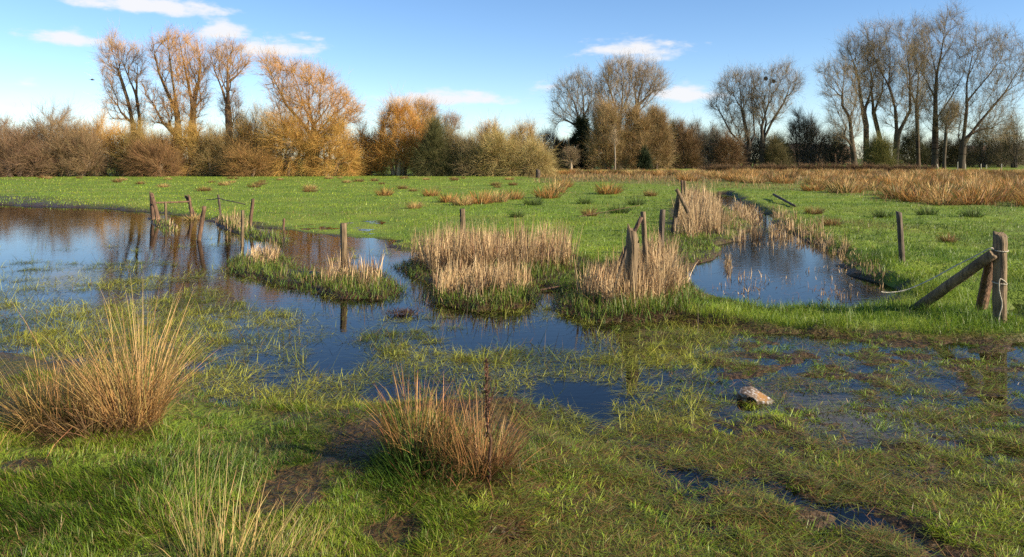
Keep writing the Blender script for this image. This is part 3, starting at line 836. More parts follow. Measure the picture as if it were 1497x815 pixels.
# drift of dead stems in the water
def drift():
    X, Y, z = hit(590, 476); z = max(z, 0.0)
    root = thing('plant_debris', 'small dark raft of dead brown plant debris floating on the blue water', 'debris', (X, Y, z))
    bag = Bag(); n = 320
    q = np.column_stack([rng.normal(0, 0.09, n), rng.normal(0, 0.06, n), rng.uniform(0.0, 0.03, n)])
    c = jit((0.10, 0.055, 0.028), n, 0.4)
    bag.blades(q, rng.uniform(0.04, 0.12, n), 0.008, rng.uniform(0, 6.28, n), rng.uniform(0.6, 1.6, n), 0.3, c, c, K=2)
    bag.build('dead_leaves', M_STRAW, root)


drift()


# ------------------------------------------------------------------ far rush tussocks: individuals sharing meshes
def tussock_mesh(k, kind):
    bag = Bag(); n = 230
    r = 0.32 * np.sqrt(rng.random(n)); a = rng.uniform(0, 6.28, n)
    b = np.column_stack([r * np.cos(a), r * np.sin(a), np.full(n, -0.03)])
    th = 0.75 * (r / 0.32) * rng.uniform(0.4, 1.3, n)
    L = rng.uniform(0.3, 0.72, n) * (1 - 0.25 * r / 0.32)
    tips = {'rust': (0.42, 0.22, 0.065), 'tan': (0.50, 0.32, 0.12), 'brown': (0.27, 0.15, 0.055), 'green': (0.10, 0.14, 0.03)}[kind]
    c = jit(tips, n, 0.25, 0.08)
    if kind != 'green':
        g = rng.random(n) < 0.15; c[g] = jit((0.14, 0.15, 0.04), g.sum())
    bag.blades(b, L, rng.uniform(0.012, 0.026, n), a + rng.normal(0, 0.5, n), th, rng.uniform(0.05, 0.6, n), c * 0.6, c * 1.1, K=3, taper=0.6)
    return bag


TUSS = {}
for kind in ('rust', 'tan', 'brown', 'green'):
    for k in range(3):
        bag = tussock_mesh(k, kind)
        o = bag.build('rush_tussock', M_STRAW)
        TUSS[(kind, k)] = o
_used = set()


def tussock(px, py, kind, size, label, group=None, wide=1.15):
    k = random.randrange(3); src = TUSS[(kind, k)]
    if (kind, k) in _used:
        o = src.copy(); COL.objects.link(o)
    else:
        o = src; _used.add((kind, k))
    X, Y, z = hit(px, py)
    o.location = (X, Y, z); o.rotation_euler = (0, 0, random.uniform(0, 6.28)); o.scale = (size * wide, size * wide, size)
    o['label'] = label; o['category'] = 'rush tussock'
    if group: o['group'] = group
    elif 'group' in o: del o['group']
    return o


for (px, py, kind, s, lab) in [
    (562, 286, 'rust', 0.75, 'lone rusty tussock out on the open left green, standing apart from the rest'),
    (630, 287, 'rust', 0.75, 'small rusty tussock between the lone one and the row of tussocks behind the reeds'),
    (606, 305, 'tan', 0.5, 'low pale rush tuft on green turf left of the big reed bed top'),
    (656, 296, 'rust', 0.8, 'orange tussock directly behind the pale square post top in the reed bed'),
    (676, 300, 'tan', 0.75, 'yellowish tussock touching the pale square post behind the reed bed'),
    (703, 298, 'rust', 1.0, 'left rusty tussock of the close row behind the tallest reeds'),
    (726, 296, 'tan', 0.95, 'middle tan tussock of the close row behind the tallest reeds'),
    (751, 292, 'rust', 0.85, 'right end tussock of the close row behind the tallest reeds'),
    (800, 290, 'rust', 1.1, 'broad orange tussock standing past the end of the row, nearest its gap'),
    (812, 282, 'tan', 1.15, 'wide orange tan tussock just behind the broad orange one'),
    (826, 274, 'rust', 1.0, 'rusty tussock at the near corner of the far rush belt by the dark stump'),
    (890, 284, 'rust', 1.2, 'large rounded orange tussock alone on green in front of the far rush belt'),
    (862, 316, 'brown', 0.5, 'flat brown dead tuft on bright green turf left of the fence posts'),
    (756, 318, 'green', 0.45, 'tiny dark green rush tuft above the right end of the reed bed'),
    (780, 300, 'green', 0.7, 'dark green rush tuft on turf below the broad orange tussock'),
    (855, 298, 'green', 0.55, 'olive rush tuft between the brown tuft and the rounded orange tussock'),
    (905, 312, 'green', 0.6, 'olive rush tuft on turf left of the leaning posts'),
    (930, 300, 'green', 0.6, 'olive green tuft a little behind the one beside the leaning posts'),
    (951, 287, 'brown', 0.6, 'small brown tussock on green close to the paired grey posts'),
    (1385, 354, 'brown', 0.35, 'low brown dead tuft in the turf between the dark post and the braced corner post'),
    (1190, 312, 'brown', 0.5, 'small dead brown tuft beside the fallen branch on the ditch bank'),
    (1215, 330, 'brown', 0.45, 'thin brown stemmed tuft on the right rim of the ditch'),
    (1290, 318, 'green', 0.55, 'dark green tuft on turf behind the square dark post'),
    (1420, 316, 'green', 0.55, 'dark green tuft in the turf behind the braced corner post'),
    (1355, 315, 'green', 0.55, 'dark green tuft between the square dark post and the braced corner post, farther back'),
]:
    tussock(px, py, kind, s, lab)

# the belt of rushes on the right-hand field, each tussock an object
spots = []
tries = 0
while len(spots) < 285 and tries < 20000:
    tries += 1
    px = random.uniform(800, 1640); py = 253 + 55 * random.random() ** 1.7
    X, Y = map(float, gp(px, py, 0.13))
    lim = 257 + 12 * max(0, min(1, (px - 900) / 200)) + 33 * max(0, min(1, (px - 1130) / 250)) + 5 * float(fbm(np.array([X]), np.array([Y]), 4.0, 21, 2)[0])
    if py > lim or (1035 < px < 1075 and py > 272): continue
    if float(sdf(DITCH, np.array([X]), np.array([Y]))[0]) > -0.4: continue
    if any((X - a) ** 2 + (Y - b) ** 2 < (1.2 if py > 266 else 1.0) ** 2 for a, b in spots): continue
    spots.append((X, Y))
    py2 = HY + (CH - 0.13) * F / Y
    tussock(px, py2, random.choice(['rust', 'rust', 'tan', 'tan', 'brown']), random.uniform(0.85, 1.35) if py > 262 else random.uniform(0.9, 1.2),
            'one of the rusty tan rush tussocks crowded in the belt across the far right field', 'rush tussocks of the far belt', 1.5)

# dead weed clumps dotted over the left field
for i in range(46):
    px = random.uniform(20, 760); py = 261 + 22 * random.random() ** 1.6
    if 190 < px < 430 and py > 280: continue
    if px < 200 and py > 272: continue
    tussock(px, py, random.choice(['brown', 'brown', 'tan']), random.uniform(0.3, 0.55), 'one of the small brown dead weed tufts dotted across the far left green', 'brown weed tufts on the left field', 1.6)


def belt_under():
    """low straw litter between the tussocks of the belt"""
    bag = Bag()
    X, Y = px_samples(60000, 780, 1760, 251, 308)
    k = rng.random(len(X)) < rush_zone(X, Y) * (0.25 + 0.65 * smooth(45, 62, Y))
    X, Y = X[k], Y[k]; n = len(X); z = height(X, Y)
    c = mixc(jit((0.30, 0.17, 0.06), n, 0.25), jit((0.40, 0.26, 0.11), n, 0.2), rng.random(n))
    bag.blades(np.stack([X, Y, z - 0.01], 1), rng.uniform(0.12, 0.42, n), np.maximum(0.01, Y / F * 0.8), rng.uniform(0, 6.28, n), rng.uniform(0, 0.5, n), 0.4, c * 0.75, c, K=2)
    tag(bag.build('rush_litter', M_STRAW), kind='stuff')


belt_under()


# ------------------------------------------------------------------ posts and other wood
def post_mesh(name, a, b, ra, rb, mat, sides=10, parent=None, flat=1.0, top='flat', rough=0.08, rings=9, seed=0):
    """a rough timber from a to b (world), radius ra -> rb; flat squashes it to a plank"""
    rs = np.random.default_rng(seed + 5)
    a, b = np.array(a, float), np.array(b, float); D = b - a; ln = np.linalg.norm(D); D = D / ln
    up = np.array((0, 1.0, 0)) if abs(D[1]) < 0.9 else np.array((1.0, 0, 0))
    U = np.cross(D, up); U /= np.linalg.norm(U); W = np.cross(D, U)
    V = []; prof = 1 + rough * rs.normal(size=sides)
    for i in range(rings + 1):
        t = i / rings; r = ra + (rb - ra) * t
        wob = 1 + rough * 0.5 * rs.normal(size=sides)
        c = a + D * ln * t + (U * rs.normal(0, 0.03) + W * rs.normal(0, 0.03)) * r
        for k in range(sides):
            an = 2 * math.pi * (k + 0.5) / sides
            sq = 1.0 if sides > 5 else 1.2
            p = c + U * math.cos(an) * r * prof[k] * wob[k] * sq + W * math.sin(an) * r * flat * prof[k] * wob[k] * sq
            if i == rings and top == 'split':
                p = p + D * ln * (0.07 * math.cos(an) + 0.05 * rs.normal())
            if i == rings and top == 'worn':
                p = p + D * r * (0.35 * math.cos(an + 1) + 0.2 * rs.normal())
            V.append(p)
    # rounded rim and cap
    n = len(V); topc = np.mean(V[-sides:], 0)
    for k in range(sides):
        V.append(topc + (np.array(V[n - sides + k]) - topc) * 0.78 + D * rb * 0.12)
    V.append(topc + D * rb * (0.1 if top != 'split' else -0.3))
    T = []
    for i in range(rings + 1):
        for k in range(sides):
            j = (k + 1) % sides; p = i * sides
            T += [(p + k, p + j, p + sides + j), (p + k, p + sides + j, p + sides + k)]
    p = (rings + 1) * sides
    for k in range(sides):
        T.append((p + k, p + (k + 1) % sides, p + sides))
    V = np.array(V); org = a if parent is None else np.array(parent.location)
    return mesh_obj(name, V - org, np.array(T), mat, None, parent, tuple(a) if parent is None else None, smoothf=False)


def at(px, py, Y):
    return np.array(((px - CX) * Y / F, Y, CH - (py - HY) * Y / F))


def post(pb, pt, wpx, mat, label, Y=None, dy=0.0, sink=0.15, cat='post', name='fence_post', group=None, **kw):
    X, Yh, z = hit(*pb)
    Y = Yh if Y is None else Y
    a = at(pb[0], pb[1], Y); b = at(pt[0], pt[1], Y); b[1] += dy; b = at(pt[0], pt[1], Y + dy)
    d = (b - a) / np.linalg.norm(b - a)
    r = wpx * Y / F / 2 * 0.9
    o = post_mesh(name, a - d * sink, b, r * 1.05, r * 0.97, mat, seed=int(pb[0]), **kw)
    tag(o, label, cat, group)
    return o


# right: braced corner post (post, brace pole, plank)
X, Y, z = hit(1461, 470)
root = thing('corner_post', 'stout round corner post with a diagonal brace pole and a short plank nailed to it', 'post', (X, Y, z - 0.1))
pa = at(1461, 470, Y); pb = at(1462, 343, Y); r = 9.2 * Y / F
post_mesh('post', pa - np.array((0, 0, 0.2)), pb, r * 1.02, r, M_POST, 16, root, rough=0.03, top='worn', rings=12)
ya = hit(1342, 453)
post_mesh('brace_pole', at(1334, 456, ya[1]) - np.array((0, 0, 0.0)), at(1452, 371, Y - 0.03), 0.052, 0.047, M_POST, 12, root, rough=0.04, seed=4)
post_mesh('plank', at(1434, 452, Y + 0.45), at(1450, 372, Y + 0.09), 0.062, 0.055, M_POSTR, 4, root, flat=0.35, rough=0.05, seed=6)


def rope_obj(name, pts, r, mat, label, cat, twist=True):
    P = [np.array(p, float) for p in pts]
    Q = []
    for i in range(len(P) - 1):       # catmull-rom
        p0, p1, p2, p3 = P[max(0, i - 1)], P[i], P[i + 1], P[min(len(P) - 1, i + 2)]
        for k in range(6):
            t = k / 6
            Q.append(0.5 * (2 * p1 + (p2 - p0) * t + (2 * p0 - 5 * p1 + 4 * p2 - p3) * t * t + (3 * p1 - p0 - 3 * p2 + p3) * t ** 3))
    Q.append(P[-1]); Q = np.array(Q); org = Q[0].copy(); Q = Q - org
    bag = Bag(); rr = np.full(len(Q), r) * (1 + 0.2 * np.sin(np.arange(len(Q)) * 1.9))
    bag.tubes(Q[:-1], Q[1:], rr[:-1], rr[1:], (1, 1, 1), 6)
    if twist:
        n = 160; i = rng.integers(0, len(Q) - 1, n); c = np.ones(3)
        D = rng.normal(size=(n, 3)); D /= np.linalg.norm(D, axis=1)[:, None]
        bag.strips(Q[i] + (Q[i + 1] - Q[i]) * rng.random((n, 1)), D, rng.uniform(0.008, 0.02, n), np.full(n, 0.0012), D * 0, c)
    o = bag.build(name, mat, None, tuple(org))
    return tag(o, label, cat)


rx = r + 0.006
ring = [(pb[0] + rx * math.cos(t), Y + rx * math.sin(t), pb[2] - 0.145 + 0.01 * math.sin(t)) for t in np.linspace(3.3, 3.3 + 6.3, 12)]
ye = Y + 0.25
rope_obj('rope', [at(1288, 427, ye), at(1300, 428, ye - 0.01), at(1325, 424, ye - 0.04), at(1360, 409, ye - 0.1), at(1395, 390, Y + 0.1), at(1425, 375, Y + 0.02), at(1448, 363, Y - 0.06)] + ring,
         0.006, M_ROPE, 'pale frayed rope tied to the top of the corner post, reaching towards the ditch', 'rope')
ring = [(pb[0] + rx * math.cos(t), Y + rx * math.sin(t), pb[2] - 0.45 + 0.008 * math.sin(t)) for t in np.linspace(0.2, 0.2 + 5.0, 10)]
rope_obj('rope', ring + [at(1462, 408, Y - rx - 0.004), at(1461, 425, Y - rx - 0.006), at(1465, 445, Y - rx - 0.008), at(1461, 462, Y - rx - 0.01), at(1458, 480, Y - rx - 0.03)],
         0.005, M_ROPE, 'short rope looped low around the corner post with its end hanging down to the grass', 'rope')

post((1319, 382), (1314, 310), 8, M_POSTD, 'dark square timber post standing alone on the right ditch bank', sides=4, rough=0.03, top='worn')
# posts around the reed bed
post((921, 446), (927, 341), 19, M_POST, 'thick weathered post with a split top, nearest in the reeds', top='split', rough=0.14, sides=12)
post((946, 412), (940, 310), 8, M_POST, 'tall slim pale post just behind the thick split post')
post((898, 400), (938, 318), 7, M_POSTR, 'slanting rail leaning against the slim pale post', name='leaning_rail', cat='rail', Y=hit(946, 412)[1] - 0.1)
post((901, 412), (921, 348), 6, M_POSTD, 'dark half rotten board leaning on the left of the thick split post', name='leaning_board', cat='board', Y=hit(921, 446)[1] + 0.25, sides=4, flat=0.4)
post((965, 375), (969, 307), 9, M_POSTD, 'dark post with a lit edge between the slim pale post and the leaning pair', rough=0.1)
post((983, 343), (993, 283), 7, M_POSTD, 'dark leaning post under the crossed bar')
post((1006, 311), (989, 277), 6, M_POST, 'pale bar lying crosswise over the dark leaning post', name='crossed_bar', cat='bar', Y=hit(983, 343)[1] - 0.1, sink=0.0)
post((998, 300), (997, 264), 4.5, M_POSTR, 'left one of the two close grey posts farthest along the ditch fence')
post((1002, 300), (1001, 265), 4, M_POST, 'right one of the two close grey posts farthest along the ditch fence')
# left pond posts
post((504, 400), (502, 327), 11, M_POST, 'sturdy round post standing in the island reeds of the flood', rough=0.04)
post((677, 352), (676, 306), 10, M_POST, 'pale square post top showing behind the tall reed bed', sides=4, rough=0.04)
post((290, 356), (299, 302), 7, M_POSTR, 'reddish leaning post standing alone in the open pond water')
post((354, 366), (355, 308), 5, M_POST, 'thin pale post at the left tip of the sedge island')
post((323, 318), (319, 285), 3.5, M_POSTD, 'thin dark leaning post on the pond bank with wire strands at its side')
post((366, 328), (370, 291), 5, M_POSTR, 'brown post on the pond bank right of the thin dark one')
post((414, 342), (415, 320), 4, M_POSTR, 'short reddish post stub at the end of the green sedge strip')
# broken rail fence in the pond
X, Y, z = hit(232, 321)
root = thing('rail_fence', 'broken wooden fence in the pond margin with one rail left between leaning posts', 'fence', (X, Y, z))
for k, (b0, t0, w) in enumerate([((223, 320), (221, 285), 6), ((232, 322), (222, 285), 5), ((243, 328), (242, 297), 4), ((280, 312), (276, 286), 6), ((283, 311), (271, 287), 3.5)]):
    Yk = hit(*b0)[1]; Yk = Y + (Yk - Y) * 0.6
    a, b = at(*b0, Yk), at(*t0, Yk)
    post_mesh('post', a - (b - a) * 0.2, b, w * Yk / F / 2, w * Yk / F / 2.2, M_POSTR if k != 2 else M_POST, 8, root, rough=0.14, top='split', seed=k)
post_mesh('rail', at(224, 297, Y), at(278, 295, Y + 0.9), 0.028, 0.024, M_POSTR, 4, root, flat=0.5, rough=0.05, seed=9)
yw = hit(366, 328)[1]
rope_obj('fence_wire', [at(319, 290, yw + .5), at(330, 293, yw + .3), at(345, 296, yw + .1), at(358, 299, yw)], 0.012, M_WIRE, 'sagging rusty wire strand hanging between the two thin bank posts', 'wire', False)
rope_obj('fence_wire', [at(302, 292, yw + .8), at(310, 292, yw + .7), at(320, 290, yw + .5)], 0.012, M_WIRE, 'short rusty wire strand left of the thin dark bank post', 'wire', False)
# heap of pale dead stalks below the right leg of the broken fence
tussock(283, 317, 'tan', 0.45, 'pale heap of dead stalks at the foot of the broken rail fence', None, 1.5)
# fallen wood
a = hit(1131, 291); b = hit(1162, 305)
o = post_mesh('fallen_branch', np.array((a[0], a[1], a[2] + 0.16)), np.array((b[0], b[1], b[2] + 0.05)), 0.05, 0.035, M_POSTD, 8, None, rough=0.12)
tag(o, 'dark fallen branch lying on the bank above the ditch', 'branch')
a = hit(985, 412); b = hit(1011, 403)
tag(post_mesh('stick', np.array((a[0], a[1], a[2] + 0.06)), np.array((b[0], b[1], b[2] + 0.12)), 0.012, 0.008, M_ROPE, 6, None), 'pale bare stick poking out of the reeds over the ditch pool', 'stick')
a = hit(790, 420); b = hit(838, 414)
tag(post_mesh('stick', np.array((a[0], a[1], 0.02)), np.array((b[0], b[1], 0.05)), 0.012, 0.008, M_POSTR, 6, None), 'thin twig floating in the dark gap between the two reed beds', 'stick')
a = hit(846, 323); b = hit(935, 317)
tag(post_mesh('stick', np.array((a[0], a[1], a[2] + 0.1)), np.array((b[0], b[1], b[2] + 0.3)), 0.006, 0.005, M_POSTR, 6, None), 'long pale stick leaning low over turf towards the slim pale post', 'stick')
# dark stump on the far left meadow edge
post((787, 260), (787, 249), 7, M_POSTD, 'dark stump standing on the far meadow before the tan willow', name='stump', cat='stump', rough=0.15, top='split')


# animal skull
def skull():
    X, Y, z = hit(1106, 592)
    ns, na = 44, 40; V = []
    for i in range(ns + 1):
        s = i / ns
        w = np.interp(s, [0, .04, .15, .32, .45, .6, .8, .95, 1], [.02, .045, .060, .070, .064, .056, .047, .034, .008])
        h = np.interp(s, [0, .04, .15, .32, .45, .6, .8, .95, 1], [.02, .045, .058, .064, .058, .048, .036, .024, .005])
        zc = np.interp(s, [0, .3, 1], [0.055, 0.06, 0.026])
        x = (s - 0.5) * 0.25
        for k in range(na):
            a = 2 * math.pi * k / na
            c, sn = math.cos(a), math.sin(a)
            e = 0.62
            yy = w * math.copysign(abs(c) ** e, c); zz = h * math.copysign(abs(sn) ** e, sn)
            if sn > 0.0: zz = min(zz, h * 0.86)
            if sn < -0.2: yy *= 0.72
            p = np.array((x, yy, zc + zz))
            for side in (-1, 1):          # eye sockets with a raised rim
                d = math.hypot((s - 0.36) / 0.13, ((a - (math.pi / 2 - side * (math.pi / 2 - 0.1)) + math.pi) % (2 * math.pi) - math.pi) / 0.62)
                p[1] -= side * (0.055 * math.exp(-(d / 0.8) ** 4) - 0.012 * math.exp(-((d - 1.05) / 0.22) ** 2)) * (1 if c * side > 0 else 0)
                # hollow of the cheek below the temple
                d2 = math.hypot((s - 0.12) / 0.10, ((a - (math.pi / 2 - side * (math.pi / 2 + 0.1)) + math.pi) % (2 * math.pi) - math.pi) / 0.5)
                p[1] -= side * 0.022 * math.exp(-d2 ** 2) * (1 if c * side > 0 else 0)
            p += rng.normal(0, 0.0006, 3)
            V.append(p)
    T = []
    for i in range(ns):
        for k in range(na):
            j = (k + 1) % na; p = i * na
            T.append((p + k, p + j, p + na + j, p + na + k))
    V = np.array(V)
    # stained bone with an orange patch on the brow
    m, nt, N, L = new_mat('weathered_bone')
    tc = node(nt, 'ShaderNodeTexCoord')
    n1 = node(nt, 'ShaderNodeTexNoise'); n1.inputs['Scale'].default_value = 55; n1.inputs['Detail'].default_value = 8
    L.new(tc.outputs['Object'], n1.inputs['Vector'])
    r = node(nt, 'ShaderNodeValToRGB')
    for e, (q, c) in zip([r.color_ramp.elements[0], r.color_ramp.elements[1], r.color_ramp.elements.new(0.5)], [(0.22, (0.085, 0.055, 0.032, 1)), (0.8, (0.155, 0.104, 0.062, 1)), (0.5, (0.125, 0.083, 0.048, 1))]):
        e.position = q; e.color = c
    L.new(n1.outputs['Fac'], r.inputs[0])
    mp = node(nt, 'ShaderNodeMapping'); mp.inputs['Location'].default_value = (-0.035, 0, -0.115); mp.vector_type = 'POINT'
    L.new(tc.outputs['Object'], mp.inputs[0])
    gr = node(nt, 'ShaderNodeVectorMath', operation='LENGTH'); L.new(mp.outputs[0], gr.inputs[0])
    ad = node(nt, 'ShaderNodeMath', operation='MULTIPLY_ADD'); L.new(n1.outputs['Fac'], ad.inputs[0]); ad.inputs[1].default_value = 0.09; L.new(gr.outputs['Value'], ad.inputs[2])
    mr = node(nt, 'ShaderNodeMapRange'); mr.inputs['From Min'].default_value = 0.085; mr.inputs['From Max'].default_value = 0.105; mr.inputs['To Min'].default_value = 0.85; mr.inputs['To Max'].default_value = 0.0
    L.new(ad.outputs[0], mr.inputs['Value'])
    mx = node(nt, 'ShaderNodeMix', data_type='RGBA'); L.new(mr.outputs[0], mx.inputs[0]); L.new(r.outputs[0], mx.inputs[6]); mx.inputs[7].default_value = (0.26, 0.125, 0.022, 1)
    p = node(nt, 'ShaderNodeBsdfPrincipled'); p.inputs['Roughness'].default_value = 0.6; L.new(mx.outputs[2], p.inputs['Base Color'])
    b = node(nt, 'ShaderNodeBump'); b.inputs['Strength'].default_value = 0.3; b.inputs['Distance'].default_value = 0.002
    L.new(n1.outputs['Fac'], b.inputs['Height']); L.new(b.outputs[0], p.inputs['Normal'])
    o = node(nt, 'ShaderNodeOutputMaterial'); L.new(p.outputs[0], o.inputs['Surface'])
    ob = mesh_obj('animal_skull', V, np.array(T), m, smoothf=True)
    ob.location = (X, Y, z - 0.006); ob.scale = (1.05, 1.0, 0.86); ob.rotation_euler = (math.radians(16), math.radians(8), math.radians(-20))
    tag(ob, 'weathered pale animal skull with an orange stain, lying in the muddy grass', 'skull')


skull()

# ------------------------------------------------------------------ trees
def in_poly_px(P, n):
    P = np.array(P, float); lo, hi = P.min(0), P.max(0); out = np.zeros((0, 2))
    while len(out) < n:
        q = rng.uniform(lo, hi, (n * 3 + 30, 2)); out = np.concatenate([out, q[sdf(P, q[:, 0], q[:, 1]) > 0]])
    return out[:n]


BASEZ = 0.1


def tree(name, label, cat, D, limbs, envs, rb, npts=420, twigs=3200, tw_len=(0.5, 1.3), tw_w=0.022, sub=2, bark=(0.12, 0.09, 0.065), twig=(0.30, 0.18, 0.08),
         bias=0.35, depth=0.8, up=0.14, group=None, thr=0.07, droop=0.0, min_r=0.011, hmin=None):
    """limbs: px polylines (first starts at the ground), envs: px polygons filled by the crown"""
    s = D / F
    bx, by = limbs[0][0]
    X0 = (bx - CX) * s; z0 = float(height(np.array([X0]), np.array([D]))[0])
    to = lambda p: np.array(((p[0] - bx) * s, 0.0, max(-0.3, CH - (p[1] - HY) * s - z0)))
    allp = np.concatenate([np.array(e, float) for e in envs])
    half = (allp[:, 0].max() - allp[:, 0].min()) * s / 2
    hd = half * depth; topz = max(to(p)[2] for p in allp)
    P, par = [], []
    for li, pl in enumerate(limbs):
        q = [to(p) for p in pl]
        off = rng.uniform(-0.55, 0.55) * hd if li else 0.0
        ground_root = q[0][2] < 0.5 and li == 0 or q[0][2] < 0.3
        if P:
            A = np.array(P)
            if ground_root:
                parent = -1; base_y = rng.uniform(-0.5, 0.5) * hd
            else:
                d = (A[:, 0] - q[0][0]) ** 2 + (A[:, 2] - q[0][2]) ** 2; parent = int(np.argmin(d)); base_y = A[parent, 1]
        else:
            parent, base_y = -1, 0.0
        zs = q[0][2]; q[0] = q[0] if parent < 0 else A[parent].copy()
        if parent < 0: P.append(np.array((q[0][0], base_y, -0.3))); par.append(-1); prev = len(P) - 1
        else: prev = parent
        for a, b in zip(q[:-1], q[1:]):
            k = max(1, int(np.linalg.norm(b - a) / 0.8))
            for i in range(1, k + 1):
                p = a + (b - a) * i / k
                f = np.clip((p[2] - zs) / max(topz - zs, 1e-3), 0, 1)
                P.append(np.array((p[0], base_y + off * f, p[2]))); par.append(prev); prev = len(P) - 1
    nfix = len(P)
    # crown points
    areas = np.array([abs(np.sum(np.array(e)[:, 0] * np.roll(np.array(e)[:, 1], 1) - np.array(e)[:, 1] * np.roll(np.array(e)[:, 0], 1))) for e in envs])
    pts = []
    for e, a in zip(envs, areas / areas.sum()):
        m = max(6, int(npts * a)); q = in_poly_px(e, m); ea = np.array(e, float)
        cx = ea[:, 0].mean(); hw = (ea[:, 0].max() - ea[:, 0].min()) / 2 + 1e-6
        y = rng.uniform(-1, 1, m) * hw * s * depth * np.sqrt(np.clip(1 - ((q[:, 0] - cx) / hw) ** 2, 0.08, 1))
        pts.append(np.column_stack([(q[:, 0] - bx) * s, y, np.maximum(CH - (q[:, 1] - HY) * s - z0, 0.05)]))
    pts = np.concatenate(pts); n = len(pts)
    P = np.array(P); path = np.zeros(len(P))
    for i in range(len(P)):
        if par[i] >= 0: path[i] = path[par[i]] + np.linalg.norm(P[i] - P[par[i]])
    # grow: cheapest attachment first (distance + bias * path length), twigs prefer to climb
    allP = np.concatenate([P, pts]); par = list(par) + [-1] * n; path = np.concatenate([path, np.zeros(n)])
    best = np.full(n, 1e9); bi = np.zeros(n, int); un = np.ones(n, bool)

    def relax(j):
        d = pts - allP[j]; ln = np.linalg.norm(d, axis=1)
        c = ln * (1.0 - 0.16 * d[:, 2] / (ln + 1e-6)) + bias * path[j]
        m = c < best; best[m] = c[m]; bi[m] = j
    for j in range(nfix):
        if allP[j, 2] > 0.1 * topz or nfix < 8: relax(j)
    order = []
    for _ in range(n):
        i = int(np.argmin(np.where(un, best, 1e12))); un[i] = False; j = nfix + i
        par[j] = int(bi[i]); path[j] = path[par[j]] + np.linalg.norm(allP[j] - allP[par[j]]); order.append(j); relax(j)
    par = np.array(par); nn = len(allP)
    # smooth the wood
    for _ in range(2):
        ch = np.zeros_like(allP); cn = np.zeros(nn)
        ok = par >= 0; np.add.at(ch, par[ok], allP[ok]); np.add.at(cn, par[ok], 1)
        for_i = np.arange(nfix, nn); for_i = for_i[cn[for_i] > 0]
        allP[for_i] = 0.5 * allP[for_i] + 0.25 * allP[par[for_i]] + 0.25 * ch[for_i] / cn[for_i][:, None]
    # pipe model radii
    w = np.zeros(nn); seq = list(range(nfix)) + order
    leafless = np.ones(nn, bool); leafless[par[par >= 0]] = False; w[leafless] = 1
    for j in reversed(seq):
        if par[j] >= 0: w[par[j]] += w[j]
    wm = max(w[par < 0].max(), 1)
    R = np.maximum(rb * 0.82 * (w / wm) ** 0.72, min_r)
    e = np.where(par >= 0)[0]; A, B = allP[par[e]], allP[e]
    rB = R[e]; rA = np.minimum(R[par[e]], rB * 1.6 + 0.01)
    low = (par[par[e]] < 0); rA = np.where(low, rA * 1.35, rA)
    root = thing(name, label, cat, (X0, D, z0), group)
    thick = rB > thr
    bag = Bag()
    cb = jit(bark, thick.sum(), 0.12, 0.04)
    bag.tubes(A[thick], B[thick], rA[thick], rB[thick], cb, 8)
    if thick.sum() == 0:
        k = np.argsort(-rB)[:8]; bag.tubes(A[k], B[k], rA[k], rB[k], jit(bark, len(k)), 6); thick[k] = True
    bag.build('trunk', M_BARK, root)
    bag = Bag()
    th = ~thick; f = np.clip(rB[th] / thr, 0, 1)
    cbr = mixc(np.array(twig) * 0.75, np.array(bark), f)
    bag.tubes(A[th], B[th], rA[th], rB[th], cbr, 3)
    # twigs
    twigs = int(twigs * (1.0 if cat != 'tree' else 1.15))
    fine = np.where(rB < max(thr * 0.9, min_r * 3))[0]
    if len(fine) == 0: fine = np.arange(len(e))
    pr = 1.0 / (rB[fine] + 0.02); pr /= pr.sum()
    i = rng.choice(fine, twigs, p=pr); t = rng.random((twigs, 1))
    p0 = A[i] + (B[i] - A[i]) * t; d = B[i] - A[i]; d /= np.linalg.norm(d, axis=1)[:, None] + 1e-6
    d = d * 0.8 + rng.normal(0, 0.38, (twigs, 3)) + np.array((0, 0, up - droop)); d /= np.linalg.norm(d, axis=1)[:, None]
    L = rng.uniform(*tw_len, twigs) * (1.15 + 0.5 * (rng.random(twigs) < 0.12)); bend = np.array((0, 0, 0.12 - droop * 0.6)) + rng.normal(0, 0.12, (twigs, 3))
    c = jit(twig, twigs, 0.2, 0.06)
    tw_w *= 0.6
    bag.strips(p0, d, L, np.full(twigs, tw_w), bend, c)
    if sub:
        m = twigs * sub; i = np.repeat(np.arange(twigs), sub); t = rng.uniform(0.25, 0.95, (m, 1))
        q0 = p0[i] + d[i] * L[i][:, None] * t + bend[i] * L[i][:, None] * t * t
        dd = d[i] + rng.normal(0, 0.36, (m, 3)) + np.array((0, 0, 0.2 * up - droop)); dd /= np.linalg.norm(dd, axis=1)[:, None]
        bag.strips(q0, dd, L[i] * rng.uniform(0.35, 0.75, m), np.full(m, tw_w * 0.8), np.zeros((m, 3)), c[i] * 1.05)
    bag.build('crown', M_TWIG, root)
    return root


def sh(pts, x0, y0=0.0, k=400 / 1087):
    return [(x0 + a * k, y0 + b * k) for a, b in pts]


OR_TW = (0.44, 0.235, 0.065)     # golden willow twigs
OLV_TW = (0.30, 0.19, 0.075)
GRY_TW = (0.20, 0.15, 0.11)
BRN_TW = (0.17, 0.12, 0.07)
PNK_TW = (0.42, 0.24, 0.085)

